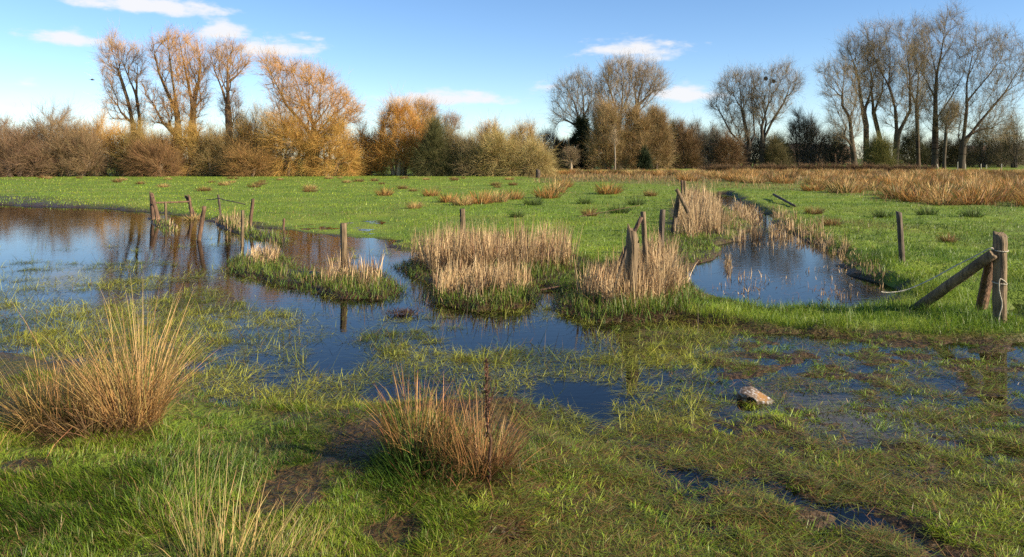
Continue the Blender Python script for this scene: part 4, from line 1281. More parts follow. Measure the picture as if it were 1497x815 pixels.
# --- left: willows rising out of scrub
c1 = lambda *p: sh(p, 0)
tree('willow_tree', 'leaning two stemmed golden willow, leftmost of the tall bare trees', 'tree', 72,
     [c1((535, 700), (530, 500), (505, 390), (470, 280), (445, 200), (430, 140)), c1((560, 640), (560, 480), (548, 380), (555, 300), (560, 220)), c1((548, 380), (500, 270), (490, 190)), c1((470, 280), (430, 250), (415, 200))],
     [c1((405, 140), (455, 130), (480, 185), (500, 300), (480, 380), (420, 370), (400, 250)), c1((490, 190), (570, 185), (575, 300), (550, 360), (510, 320)), c1((415, 380), (500, 400), (575, 400), (590, 500), (440, 480))],
     0.42, 400, 4200, (0.4, 1.0), 0.018, 2, (0.17, 0.11, 0.06), PNK_TW, bias=0.4)
tree('willow_tree', 'tallest golden willow on the left with several upright stems and a dark low branch', 'tree', 71,
     [c1((765, 700), (762, 530), (768, 430), (745, 320), (720, 200), (712, 150)), c1((715, 690), (720, 500), (715, 450), (680, 380), (640, 290), (615, 180)), c1((715, 430), (705, 300), (700, 160)), c1((768, 440), (775, 400), (790, 250), (770, 170)),
      c1((680, 520), (660, 490), (620, 410), (560, 350)), c1((764, 540), (800, 528), (835, 515)), c1((768, 430), (800, 400), (830, 385))],
     [c1((600, 165), (660, 150), (720, 128), (780, 155), (830, 240), (830, 300), (805, 430), (780, 500), (720, 480), (700, 330), (640, 330), (605, 260)), c1((570, 330), (700, 380), (720, 500), (600, 500))],
     0.5, 680, 8200, (0.4, 1.0), 0.018, 2, (0.15, 0.10, 0.055), OR_TW, bias=0.35)
tree('willow_tree', 'slender willow with an open fan shaped crown, right of the tallest golden willow', 'tree', 71,
     [c1((915, 700), (910, 520), (905, 430), (905, 330), (905, 250), (900, 185)), c1((905, 450), (880, 350), (850, 280), (830, 210)), c1((905, 350), (940, 300), (985, 245)), c1((905, 260), (920, 220), (935, 180))],
     [c1((825, 205), (880, 172), (940, 170), (1000, 225), (970, 280), (930, 330), (880, 330), (840, 290)), c1((880, 370), (940, 350), (960, 430), (945, 500), (880, 480))],
     0.4, 330, 3800, (0.35, 0.9), 0.017, 2, (0.17, 0.11, 0.065), PNK_TW, bias=0.4)
c2 = lambda *p: sh(p, 370)
tree('willow_tree', 'broad rounded orange willow spreading from one dark trunk, widest of the left trees', 'tree', 68,
     [c2((243, 695), (238, 600), (240, 500), (260, 440), (270, 340), (255, 280)), c2((238, 540), (190, 480), (140, 420), (105, 340), (70, 260), (40, 232)), c2((238, 520), (200, 430), (165, 330), (140, 280)), c2((240, 500), (218, 420), (215, 330), (220, 270)),
      c2((242, 500), (300, 430), (330, 360), (310, 300)), c2((240, 560), (300, 520), (370, 470), (415, 430)), c2((242, 530), (320, 450), (380, 400)), c2((238, 580), (150, 540), (110, 470))],
     [c2((30, 240), (60, 212), (100, 228), (150, 262), (225, 262), (290, 288), (340, 340), (385, 390), (430, 430), (420, 480), (340, 530), (300, 560), (180, 560), (110, 540), (90, 420), (60, 330))],
     0.6, 950, 11500, (0.4, 1.0), 0.018, 2, (0.15, 0.10, 0.05), OR_TW, bias=0.3)
tree('slender_tree', 'pink tinged bare tree top rising behind the bright orange willow bush', 'tree', 78,
     [c2((672, 660), (672, 540), (675, 470), (680, 420)), c2((672, 530), (655, 460), (650, 425)), c2((673, 500), (700, 450), (715, 430))],
     [c2((635, 420), (680, 398), (720, 430), (722, 480), (690, 530), (650, 520))], 0.3, 180, 2600, (0.4, 0.9), 0.018, 2, (0.2, 0.13, 0.08), PNK_TW)
tree('slender_tree', 'thin grey bare tree top above the dark olive bush', 'tree', 78,
     [c2((785, 660), (785, 540), (788, 490), (800, 470)), c2((785, 530), (770, 480)), c2((786, 520), (812, 480))],
     [c2((755, 470), (790, 458), (822, 478), (810, 520), (780, 540), (762, 510))], 0.22, 110, 1000, (0.4, 0.8), 0.016, 2, (0.2, 0.15, 0.1), (0.3, 0.2, 0.13))
for i, (x, h, w, lab) in enumerate([(372, 155, 24, 'pale grey green poplar far back between the slender willow and the broad one'), (395, 165, 18, 'second pale poplar far back, touching the broad willow'), (350, 172, 16, 'lowest pale poplar far back behind the slender willow')]):
    tree('poplar_tree', lab, 'tree', 95, [[(x, 250), (x, 215), (x + 2, h + 8)], [(x, 225), (x - w * .5, h + 18)], [(x, 222), (x + w * .5, h + 14)]],
         [[(x - w, h + 22), (x, h), (x + w, h + 16), (x + w, 230), (x - w, 232)]], 0.3, 160, 2000, (0.6, 1.3), 0.022, 2, (0.3, 0.27, 0.2), (0.34, 0.29, 0.20), up=0.7)


def bush(label, x0, x1, top, D, twig, base=256, n=240, tw=4200, name='willow_bush', bark=(0.2, 0.15, 0.09), prof=None, stems=5, tw_w=0.019, up=0.4, droop=0.0, tl=(0.5, 1.2), cat='bush', group=None, depth=0.75):
    twig = tuple(np.array(twig) * ((1.0, 1.07, 0.9) if D < 80 else (1.08, 1.06, 0.88)))
    w = x1 - x0; cx = (x0 + x1) / 2; hh = base - top
    if prof is None:
        ts = np.linspace(0, 1, 15); pk = rng.uniform(0.3, 0.7)
        dome = 1 - np.abs((ts - pk) / np.where(ts < pk, pk, 1 - pk)) ** 2.2
        prof = [(0.0, 0.04)] + [(float(t), float(max(0.1, (0.38 + 0.62 * d) * (0.88 + 0.17 * rng.standard_normal())))) for t, d in zip(ts, dome)] + [(1.0, 0.04)]
        mx_ = max(b for a, b in prof); prof = [(a, min(1.0, b / mx_)) for a, b in prof]
        hh = hh - min(0.04 * hh, 0.1 * F / D)
    env = [(x0 + w * a, base - hh * b * (1 + rng.normal(0, 0.04))) for a, b in prof]
    limbs = []
    for k in range(stems):
        xb = cx + w * 0.14 * ((k + 0.5) / stems * 2 - 1) * 0.8; xt = cx + w * 0.42 * ((k + 0.5) / stems * 2 - 1) + rng.normal(0, w * 0.04)
        limbs.append([(xb, base), ((xb + xt) / 2, base - hh * 0.3), (xt, base - hh * (0.75 - 0.25 * abs((k + .5) / stems * 2 - 1)))])
    return tree(name, label, cat, D, limbs, [env], 0.2 if hh > 40 else 0.13, int(n * 1.15), int(tw * 1.55), tl, tw_w, 2, bark, twig, 0.25, depth, up * 0.7, group, 0.045, droop, 0.009)


S = dict(name='scrub_bush', bark=(0.16, 0.12, 0.09), tl=(0.5, 1.2))
bush('grey brown thicket bush at the left end of the scrub', -60, 42, 164, 66, (0.21, 0.13, 0.085), 258, 300, 6500, **S)
bush('tallest grey brown thicket bush in the left scrub', 18, 128, 158, 67, (0.22, 0.14, 0.085), 258, 320, 7500, **S)
bush('reddish brown thicket bush before the tallest scrub, reaching the turf', -20, 76, 190, 64, (0.20, 0.115, 0.075), 259, 240, 5000, **S)
bush('brown thicket bush where the scrub meets the orange willows', 70, 150, 186, 65, (0.22, 0.135, 0.08), 258, 240, 5000, **S)
bush('brown thicket bush beyond the left end of the scrub', -170, -40, 162, 68, (0.21, 0.13, 0.085), 258, 260, 4500, **S)
bush('golden willow bush with pale sprawling branches, next to the brown scrub', 122, 202, 166, 68, (0.44, 0.24, 0.075), 253, 260, 5200, bark=(0.40, 0.29, 0.13))
bush('olive orange willow bush under the leftmost tall willow', 178, 250, 178, 66.5, OLV_TW, 257, 240, 5200)
bush('dark reddish bush at the foot of the tallest golden willow', 196, 260, 208, 65, (0.22, 0.115, 0.06), 258, 180, 3600)
bush('golden olive willow bush around the trunk of the tallest golden willow', 236, 306, 180, 67, (0.38, 0.22, 0.07), 257, 260, 5400, droop=0.2)
bush('olive brown bush between the tallest golden willow and the slender willow', 286, 348, 190, 67, (0.26, 0.17, 0.08), 257, 220, 4600)
bush('orange olive bush right of the slender willow trunk', 330, 400, 186, 68, (0.36, 0.20, 0.07), 257, 240, 5000)
bush('low rusty bush at the foot of the slender willow', 336, 392, 218, 65, (0.28, 0.15, 0.06), 258, 160, 3200)
bush('orange skirt of shoots at the left foot of the broad willow', 386, 456, 168, 66, (0.42, 0.23, 0.07), 258, 240, 5200, droop=0.25)
bush('orange skirt of shoots at the right foot of the broad willow', 446, 520, 172, 66, (0.43, 0.235, 0.07), 258, 240, 5000, droop=0.25)
bush('dull orange bush between the broad willow and the bright orange bush', 505, 562, 184, 69, (0.40, 0.22, 0.08), 257, 220, 4200)
bush('brightest tall orange willow bush with pale upright stems', 548, 618, 156, 68, (0.47, 0.235, 0.07), 256, 340, 7000, bark=(0.42, 0.31, 0.16), up=0.6, prof=[(0, .06), (.05, .55), (.2, .85), (.36, 1), (.5, .92), (.7, .95), (.9, .7), (.97, .4), (1, .06)])
bush('orange willow bush filling the gap right of the brightest bush', 596, 652, 176, 70, (0.42, 0.22, 0.075), 256, 220, 4200)
bush('dark olive green rounded bush in the middle of the left tree line', 612, 655, 186, 66, (0.105, 0.092, 0.04), 257, 220, 5600, bark=(0.08, 0.06, 0.04))
bush('grey brown bush behind the dark olive one', 640, 684, 192, 67, (0.23, 0.165, 0.095), 257, 200, 4200)
bush('low grey bush between the grey brown and tan willow bushes', 670, 712, 204, 66, (0.25, 0.18, 0.10), 257, 180, 3600)
bush('tan willow bush with pale arching stems, largest at the right end of the left line', 694, 764, 198, 66, (0.38, 0.27, 0.12), 258, 280, 6000, droop=0.15, bark=(0.36, 0.27, 0.14))
bush('rounded tan willow bush at the very end of the left line', 742, 806, 206, 66, (0.37, 0.265, 0.12), 258, 250, 5600, droop=0.3)
bush('tall thin pale orange bush behind the tan willow bushes', 696, 740, 180, 72, (0.40, 0.24, 0.11), 255, 200, 3200, up=0.6)
bush('second thin pale orange bush behind the tan willow bushes, farther along', 734, 792, 184, 72, (0.38, 0.24, 0.11), 255, 200, 3600, up=0.6)

# --- centre-right
c3 = lambda *p: sh(p, 740, 50)
IVY = (0.018, 0.026, 0.012)
tree('bare_tree', 'bare spreading tree with an ivy dark trunk, left one of the central group', 'tree', 105,
     [c3((300, 540), (302, 420), (292, 350), (270, 270), (230, 205)), c3((301, 400), (308, 330), (305, 250), (285, 175)), c3((296, 370), (250, 320), (200, 340)), c3((305, 340), (335, 270), (340, 190))],
     [c3((180, 240), (220, 190), (290, 155), (345, 170), (362, 240), (345, 320), (320, 370), (270, 370), (220, 345), (190, 375), (185, 300))],
     0.55, 420, 3600, (0.6, 1.4), 0.026, 2, (0.06, 0.05, 0.04), (0.25, 0.20, 0.13), bias=0.4)
tree('bare_tree', 'tallest upright tree of the central group with a pale brush like top', 'tree', 106,
     [c3((447, 540), (445, 400), (430, 280), (405, 200), (412, 130)), c3((445, 400), (460, 270), (465, 180), (460, 118)), c3((438, 340), (390, 280), (375, 200)), c3((450, 330), (490, 230), (490, 150))],
     [c3((350, 205), (390, 128), (440, 106), (502, 115), (512, 200), (490, 330), (420, 360), (360, 320))],
     0.6, 520, 5000, (0.6, 1.4), 0.026, 2, (0.13, 0.10, 0.07), (0.32, 0.24, 0.14), bias=0.4, up=0.4)
tree('bare_tree', 'right hand tree of the central group leaning its crown to the gap', 'tree', 107,
     [c3((520, 540), (520, 400), (518, 290), (538, 200), (560, 125)), c3((518, 300), (570, 240), (625, 190)), c3((519, 280), (510, 210), (525, 140))],
     [c3((512, 130), (560, 108), (610, 150), (645, 200), (605, 240), (555, 300), (515, 320), (500, 200))],
     0.5, 380, 3200, (0.6, 1.4), 0.025, 2, (0.13, 0.10, 0.07), (0.30, 0.225, 0.135), bias=0.4)
tree('bare_tree', 'straight brown trunk with short shoots just left of the tallest central tree', 'tree', 103,
     [c3((385, 540), (388, 400), (384, 300), (370, 240)), c3((388, 380), (410, 320), (415, 260))],
     [c3((340, 320), (380, 280), (430, 300), (440, 420), (400, 500), (350, 430))], 0.4, 300, 4200, (0.5, 1.2), 0.026, 2, (0.13, 0.09, 0.055), (0.27, 0.185, 0.095))
DOME = [(0.0, 0.05), (0.03, 0.5), (0.14, 0.8), (0.3, 0.95), (0.5, 1.0), (0.7, 0.94), (0.87, 0.78), (0.97, 0.5), (1.0, 0.05)]
B3 = dict(prof=DOME, D=100, base=249, name='thicket_tree', cat='tree', bark=(0.16, 0.12, 0.08), tl=(0.6, 1.4), tw_w=0.028, up=0.5, droop=0)
bush('dense brown domed thicket at the right of the central tree group', *(740 + np.array((545, 645)) * .368), 50 + 305 * .368, twig=(0.26, 0.18, 0.095), n=300, tw=6500, **{**B3, 'D': 101})
bush('dense brown thicket filling the middle of the central tree group', *(740 + np.array((450, 575)) * .368), 50 + 310 * .368, twig=(0.27, 0.185, 0.095), n=300, tw=6000, **B3)
bush('dense brown thicket at the left of the central tree group', *(740 + np.array((335, 470)) * .368), 50 + 320 * .368, twig=(0.26, 0.18, 0.09), n=280, tw=5200, **{**B3, 'D': 99})
tree('ivy_tree', 'dark ivy covered tree hiding the foot of the left central tree', 'tree', 103,
     [c3((298, 545), (300, 470), (298, 390)), c3((300, 480), (280, 430)), c3((300, 470), (325, 410))],
     [c3((252, 540), (256, 440), (280, 345), (320, 345), (345, 440), (352, 540))], 0.3, 220, 9000, (0.3, 0.7), 0.075, 2, IVY, (0.022, 0.03, 0.012))
tree('small_tree', 'small pale sapling with a round crown before the ivy dark tree', 'tree', 92,
     [c3((258, 545), (258, 505), (256, 470)), c3((258, 505), (245, 480)), c3((258, 505), (268, 478))],
     [c3((230, 500), (240, 465), (258, 455), (275, 470), (278, 500), (262, 515), (245, 515))], 0.16, 90, 900, (0.4, 0.8), 0.022, 2, (0.32, 0.26, 0.18), (0.22, 0.16, 0.085))
tree('conifer_tree', 'dark narrow pointed evergreen at the left of the central group', 'tree', 108,
     [c3((200, 545), (200, 470), (201, 430))], [c3((182, 540), (192, 470), (201, 420), (212, 470), (222, 540))], 0.2, 120, 4200, (0.3, 0.6), 0.07, 2, IVY, (0.02, 0.026, 0.014), up=0.5)
tree('bare_tree', 'low bare dark tree between the tan willow end and the dark evergreen', 'tree', 108,
     [c3((160, 545), (158, 470), (150, 410)), c3((158, 480), (130, 430)), c3((158, 470), (185, 415))],
     [c3((118, 420), (150, 392), (190, 400), (200, 470), (180, 520), (130, 500))], 0.3, 200, 2200, (0.6, 1.2), 0.024, 2, (0.09, 0.08, 0.07), (0.17, 0.15, 0.13))
tree('birch_tree', 'thin straight trunk with pale whitish bark in the central thicket', 'tree', 96, [c3((433, 546), (433, 490), (431, 450), (430, 420))], [c3((415, 440), (430, 370), (446, 440))], 0.1, 50, 400, (0.4, 0.8), 0.02, 1, (0.24, 0.20, 0.15), (0.3, 0.22, 0.13))
bush('dark green holly like bush at the foot of the central group', *(740 + np.array((535, 565)) * .368), 50 + 455 * .368, 97, (0.025, 0.034, 0.015), 249, 120, 2600, name='evergreen_bush', bark=IVY, tw_w=0.05, tl=(0.3, 0.7))
bush('dark undergrowth bush left of the ivy dark tree', *(740 + np.array((195, 265)) * .368), 50 + 425 * .368, 109, (0.03, 0.03, 0.02), 249, 160, 3200, name='evergreen_bush', bark=IVY, tw_w=0.05, tl=(0.4, 0.8))
D3 = dict(D=108, base=249, bark=(0.1, 0.08, 0.06), tl=(0.6, 1.3), tw_w=0.026, up=0.5, cat='tree')
for a, b, t, tw, n_, lab, nm in [
    (610, 690, 350, (0.13, 0.12, 0.065), 4200, 'olive grey bushy tree right next to the central dome', 'bushy_tree'),
    (670, 765, 368, (0.18, 0.115, 0.065), 5200, 'round reddish brown bushy tree in the gap right of the central group', 'bushy_tree'),
    (690, 780, 338, (0.16, 0.145, 0.13), 2200, 'pale grey twiggy tree top behind the reddish round tree', 'bare_tree'),
    (755, 850, 362, (0.15, 0.135, 0.12), 3000, 'grey twiggy tree behind the hedge, left of the nest trees', 'bare_tree'),
    (760, 845, 405, (0.16, 0.105, 0.06), 3600, 'brown hedge bush below the grey twiggy tree', 'hedge_bush'),
    (830, 925, 405, (0.17, 0.105, 0.06), 3600, 'russet hedge bush at the left foot of the nest trees', 'hedge_bush'),
    (1030, 1110, 420, (0.12, 0.10, 0.05), 3000, 'dark olive hedge bush right of the nest tree trunks', 'hedge_bush')]:
    dd = dict(D3); dd['D'] = 108 + rng.uniform(-3, 8)
    bush(lab, 740 + a * .368, 740 + b * .368, 50 + t * .368, twig=tw, n=240, tw=n_, name=nm, **dd)
# nest trees
c4 = lambda *p: sh(p, 1097)
nest_env = [(1104, 108), (1128, 100), (1150, 94), (1171, 118), (1167, 136), (1152, 147), (1145, 173), (1122, 186), (1104, 175), (1096, 140)]
tree('bare_tree', 'dark bare spreading tree without nests, left of the pair with low arching limbs', 'tree', 112,
     [c3((950, 528), (960, 460), (940, 440), (890, 390), (860, 330), (835, 285)), c3((958, 470), (965, 440), (930, 300), (920, 200), (905, 150)), c3((960, 455), (985, 400), (975, 300), (965, 200)), c3((950, 445), (900, 425), (870, 400))],
     [c3((808, 295), (840, 200), (900, 148), (960, 150), (1000, 172), (1000, 300), (985, 400), (920, 430), (870, 400), (860, 350))],
     0.55, 560, 5200, (0.6, 1.4), 0.026, 2, (0.06, 0.048, 0.035), (0.24, 0.185, 0.11), bias=0.35)
nt_root = tree('bare_tree', 'dark bare tree holding two crow nests high in its crown', 'tree', 110,
     [c3((1018, 530), (1018, 430), (1015, 370), (1040, 280), (1050, 200), (1058, 140)), c3((1018, 430), (985, 400), (965, 340), (970, 280)), [(1115, 208), (1128, 178), (1145, 150), (1154, 124)], [(1116, 204), (1121, 178), (1117, 152), (1124, 132), (1121, 116)]],
     [nest_env, c3((985, 300), (1020, 220), (1040, 300), (1020, 370), (985, 360))],
     0.5, 480, 4400, (0.6, 1.4), 0.026, 2, (0.06, 0.048, 0.035), (0.24, 0.185, 0.11), bias=0.35)
# the big right-hand row
RT = dict(bark=(0.075, 0.056, 0.036), twig=(0.26, 0.20, 0.11), tw_len=(0.6, 1.5), tw_w=0.024, sub=2, bias=0.33)
tree('bare_tree', 'low leaning dark tree with a flat bushy crown, first of the tall right row', 'tree', 112,
     [c4((415, 662), (405, 580), (395, 470), (365, 420), (368, 330), (330, 290)), c4((405, 585), (372, 545)), c4((395, 470), (425, 400), (420, 330)), c4((367, 380), (320, 310), (270, 290))],
     [c4((256, 285), (330, 238), (395, 255), (430, 330), (430, 420), (380, 445), (300, 390), (285, 335)), c4((300, 420), (430, 420), (440, 540), (360, 580), (310, 500))], 0.5, 470, 4200, **RT)
tree('bare_tree', 'slim upright tree leaning left, second of the tall right row', 'tree', 115,
     [c4((460, 662), (460, 500), (440, 400), (430, 320), (400, 220), (375, 160)), c4((460, 460), (490, 340), (470, 220)), c4((440, 400), (400, 330))],
     [c4((350, 175), (400, 138), (480, 180), (520, 260), (510, 400), (430, 420), (400, 320), (360, 250))], 0.5, 480, 4200, **RT)
tree('bare_tree', 'forked tree with two long bending stems, in the middle of the tall right row', 'tree', 114,
     [c4((575, 660), (583, 540), (575, 430), (550, 340), (510, 270), (470, 180), (458, 120)), c4((583, 545), (630, 440), (622, 300), (600, 170), (620, 100)), c4((630, 440), (670, 410), (715, 400)), c4((600, 510), (640, 460), (665, 465), (672, 505)), c4((578, 600), (520, 560), (490, 470), (500, 440)), c4((550, 340), (560, 220), (540, 110)), c4((625, 320), (680, 240), (690, 160))],
     [c4((438, 110), (520, 84), (560, 98), (655, 78), (692, 150), (690, 280), (640, 400), (560, 350), (480, 250)), c4((500, 380), (680, 360), (700, 480), (640, 540), (530, 500))], 0.55, 860, 7800, **RT)
tree('bare_tree', 'tallest tree of the right row with a straight trunk and domed top', 'tree', 116,
     [c4((733, 662), (735, 480), (735, 390), (740, 300), (760, 200), (782, 50)), c4((735, 390), (700, 320), (640, 205)), c4((735, 480), (800, 380), (840, 300), (860, 200)), c4((740, 300), (720, 200), (715, 110)), c4((750, 250), (800, 180), (830, 100))],
     [c4((640, 170), (700, 88), (780, 33), (840, 80), (855, 180), (830, 300), (770, 380), (700, 330), (650, 250)), c4((660, 340), (820, 330), (810, 470), (740, 540), (680, 460))], 0.55, 820, 7400, **RT)
tree('bare_tree', 'broad tree with a twin forked trunk and arching right limbs, largest of the right row', 'tree', 112,
     [c4((838, 664), (845, 570), (860, 430), (860, 330), (880, 230), (900, 120)), c4((850, 600), (828, 545), (840, 470)), c4((852, 575), (920, 470), (1000, 370), (1087, 310)), c4((858, 560), (875, 535), (910, 515), (960, 510), (1000, 540)), c4((860, 400), (940, 300), (1000, 200), (1020, 150)), c4((870, 300), (930, 200), (950, 120)), c4((1000, 370), (1050, 260), (1080, 190)), c4((845, 530), (800, 510))],
     [c4((850, 180), (860, 130), (920, 93), (1000, 128), (1090, 178), (1110, 300), (1060, 350), (1030, 440), (960, 440), (880, 400), (850, 300)), c4((800, 400), (900, 400), (1040, 460), (1040, 560), (900, 560), (800, 520))], 0.6, 1050, 9500, **RT)
tree('bare_tree', 'thin young trunk standing close to the tallest right tree', 'tree', 110, [c4((768, 662), (775, 560), (780, 470), (790, 420))], [c4((750, 470), (790, 400), (830, 430), (810, 520), (775, 540))], 0.28, 200, 2200, **{**RT, 'tw_len': (0.5, 1.1)})
tree('bare_tree', 'bare tree past the right edge of the tall row', 'tree', 112,
     [c4((1180, 664), (1185, 500), (1175, 380), (1190, 250), (1200, 160)), c4((1185, 480), (1240, 380), (1270, 280)), c4((1180, 430), (1140, 400))],
     [c4((1110, 300), (1130, 200), (1200, 140), (1280, 190), (1300, 320), (1240, 420), (1160, 440))], 0.55, 400, 3000, **RT)
tree('bare_tree', 'slim dark stem leaning left close beside the forked tree of the right row', 'tree', 118,
     [c4((530, 660), (516, 560), (490, 450), (478, 330), (492, 220)), c4((490, 450), (530, 360), (540, 260)), c4((480, 350), (440, 280), (430, 210))],
     [c4((420, 200), (480, 160), (560, 200), (580, 320), (520, 430), (450, 400), (410, 300))], 0.4, 380, 3200, **RT)
tree('bare_tree', 'pale thin tree filling the sky gap between the forked and tallest right trees', 'tree', 122,
     [c4((668, 660), (664, 540), (660, 420), (668, 300), (690, 200)), c4((662, 450), (690, 380), (720, 330)), c4((660, 420), (630, 340), (625, 260))],
     [c4((600, 240), (660, 170), (720, 220), (740, 340), (700, 440), (630, 420))], 0.36, 340, 3000, **RT)
# bare shrub trees and hedges behind the row
HB = dict(D=124, base=245, bark=(0.07, 0.06, 0.05), tl=(0.7, 1.6), tw_w=0.026, up=0.6, cat='tree', name='bare_tree')
for a, b, t, tw, n_, lab, kw in [
    (150, 250, 425, (0.12, 0.10, 0.08), 3000, 'dark vase shaped bare tree between the nest tree and the right row', {}),
    (205, 300, 440, (0.13, 0.11, 0.09), 2600, 'second vase shaped bare tree next to the first, a little greener', {}),
    (290, 385, 520, (0.12, 0.10, 0.07), 2600, 'low bare hedge tree at the left foot of the right row', {}),
    (470, 555, 560, (0.15, 0.14, 0.05), 3600, 'olive green bush between the slim and the forked right trees', dict(name='hedge_bush', cat='bush', D=108)),
    (590, 700, 520, (0.08, 0.08, 0.045), 3600, 'dark green hedge bush right of the forked tree', dict(name='hedge_bush', cat='bush')),
    (680, 800, 540, (0.10, 0.085, 0.055), 3000, 'dark hedge bush behind the tallest right tree', dict(name='hedge_bush', cat='bush')),
    (790, 870, 560, (0.09, 0.08, 0.05), 2400, 'dark low bush at the foot of the twin trunk tree', dict(name='hedge_bush', cat='bush')),
    (880, 960, 470, (0.14, 0.12, 0.085), 1600, 'thin leafless tree right of the twin trunk tree', {}),
    (950, 1030, 500, (0.14, 0.12, 0.085), 1400, 'thin leafless tree in front of the white sheds', {}),
    (1010, 1087, 440, (0.13, 0.11, 0.08), 1700, 'tall thin leafless tree at the edge of the view', {}),
    (860, 1090, 585, (0.15, 0.10, 0.06), 3200, 'long low brown hedge in front of the white sheds', dict(name='hedge', cat='hedge', D=130)),
    (-60, 60, 520, (0.12, 0.095, 0.06), 3200, 'brown hedge bush behind the foot of the nest tree', dict(name='hedge_bush', cat='bush')),
    (60, 160, 545, (0.16, 0.13, 0.05), 2600, 'olive hedge bush right behind the nest tree', dict(name='hedge_bush', cat='bush'))]:
    dd = {**HB, **kw}; dd['D'] = dd['D'] + rng.uniform(-3, 3)
    bush(lab, 1097 + a * .368, 1097 + b * .368, t * .368, twig=tw, n=200, tw=n_, **dd)
# bramble bank below the trees
for a, b, t, lab in [(1020, 1090, 247, 'low brown bramble bank under the nest trees'), (1080, 1160, 246, 'low brown bramble bank right of the nest trees'), (1150, 1230, 245, 'low brown bramble bank below the vase shaped trees'),
                     (1215, 1300, 245, 'low brown bramble bank below the first right row trees'), (1285, 1366, 247, 'low brown bramble bank tapering to the green slope')]:
    bush(lab, a, b, t, 88, (0.15, 0.095, 0.055), 252, 160, 3600, name='bramble_bank', cat='bramble', bark=(0.1, 0.06, 0.04), stems=7, tl=(0.2, 0.5), tw_w=0.026, depth=0.2, prof=[(0, .3), (.05, .8), (.3, 1), (.7, 1), (.95, .8), (1, .3)])


def far_wood():
    """the far wood closing the horizon behind everything; nobody could count it"""
    bag = Bag(); n = 42000
    px = rng.uniform(-700, 2300, n); D = rng.uniform(170, 215, n)
    X = (px - CX) * D / F
    prof = 3.2 + 2.6 * np.clip(fbm(X, X * 0 + 3, 22, 200, 3) + 0.3, 0, 1.4)
    prof = prof * np.where(px < 800, 1.6, 1.35)
    z = rng.random(n) ** 1.2 * prof
    d = rng.normal(0, 0.6, (n, 3)); d[:, 2] = np.abs(d[:, 2]) + 0.4; d /= np.linalg.norm(d, axis=1)[:, None]
    c = jit((0.13, 0.105, 0.075), n, 0.25)
    bag.strips(np.column_stack([X, D, z]), d, rng.uniform(1.0, 2.6, n), np.full(n, 0.11), np.zeros((n, 3)), c)
    tag(bag.build('far_wood', M_TWIG), kind='stuff')


far_wood()


# nests
def nest(px, py, label, D=110):
    bag = Bag(); n = 260
    d = rng.normal(size=(n, 3)); d /= np.linalg.norm(d, axis=1)[:, None]
    p = d * np.array((0.27, 0.27, 0.30)) * rng.uniform(0.4, 1, (n, 1)); p[:, 2] = np.minimum(p[:, 2], 0.22)
    t = np.cross(d, rng.normal(size=(n, 3))); t /= np.linalg.norm(t, axis=1)[:, None]
    bag.strips(p - t * 0.2, t, np.full(n, 0.30), np.full(n, 0.05), d * 0.02, jit((0.05, 0.035, 0.025), n))
    tag(bag.build('crow_nest', M_TWIG, None, tuple(at(px, py, D))), label, 'nest')


nest(1119.5, 115, 'left and rounder crow nest of dark sticks in the bare tree top')
nest(1131, 119, 'right and smaller crow nest of dark sticks in the bare tree top')


# bird over the left trees
def bird():
    D = 90; c = at(135, 117, D)
    V, T = [], []
    body = [(-0.24, 0.012), (-0.14, 0.05), (0, 0.075), (0.12, 0.06), (0.2, 0.045), (0.26, 0.01)]
    for x, r in body:
        for k in range(8):
            a = k * math.pi / 4; V.append((x, r * math.cos(a), r * math.sin(a)))
    for i in range(len(body) - 1):
        for k in range(8):
            j = (k + 1) % 8; T.append((i * 8 + k, i * 8 + j, i * 8 + 8 + j)); T.append((i * 8 + k, i * 8 + 8 + j, i * 8 + 8 + k))
    root = thing('bird', 'tiny dark bird flying in the pale sky left of the tall golden willows', 'bird', tuple(c)); root.rotation_euler = (0.2, 0, 0.6)
    m = plain_mat('dark_feathers', (0.03, 0.03, 0.032), 0.6, 30)
    mesh_obj('body', V, np.array(T), m, parent=root, smoothf=True)
    for s in (-1, 1):
        w = [(0.12, 0, 0.02), (0.1, .2 * s, 0.1), (0.02, .42 * s, 0.06), (-0.08, .4 * s, 0.05), (-0.1, .2 * s, 0.09), (-0.1, 0, 0.01)]
        W = [(x, y, z + 0.008) for x, y, z in w] + [(x, y, z - 0.008) for x, y, z in w]
        f = [(0, 1, 4), (0, 4, 5), (1, 2, 3), (1, 3, 4)]; f += [(c_ + 6, b_ + 6, a_ + 6) for a_, b_, c_ in f]
        for k in range(6):
            j = (k + 1) % 6; f += [(k, j, j + 6), (k, j + 6, k + 6)]
        mesh_obj('wing', W, np.array(f), m, parent=root)
    t = [(-0.2, -0.03, 0.01), (-0.2, 0.03, 0.01), (-0.36, 0.07, 0.01), (-0.36, -0.07, 0.01)]
    mesh_obj('tail', t + [(x, y, z - 0.015) for x, y, z in t], np.array([(0, 1, 2, 3), (7, 6, 5, 4), (0, 4, 5, 1), (1, 5, 6, 2), (2, 6, 7, 3), (3, 7, 4, 0)]), m, parent=root)


bird()


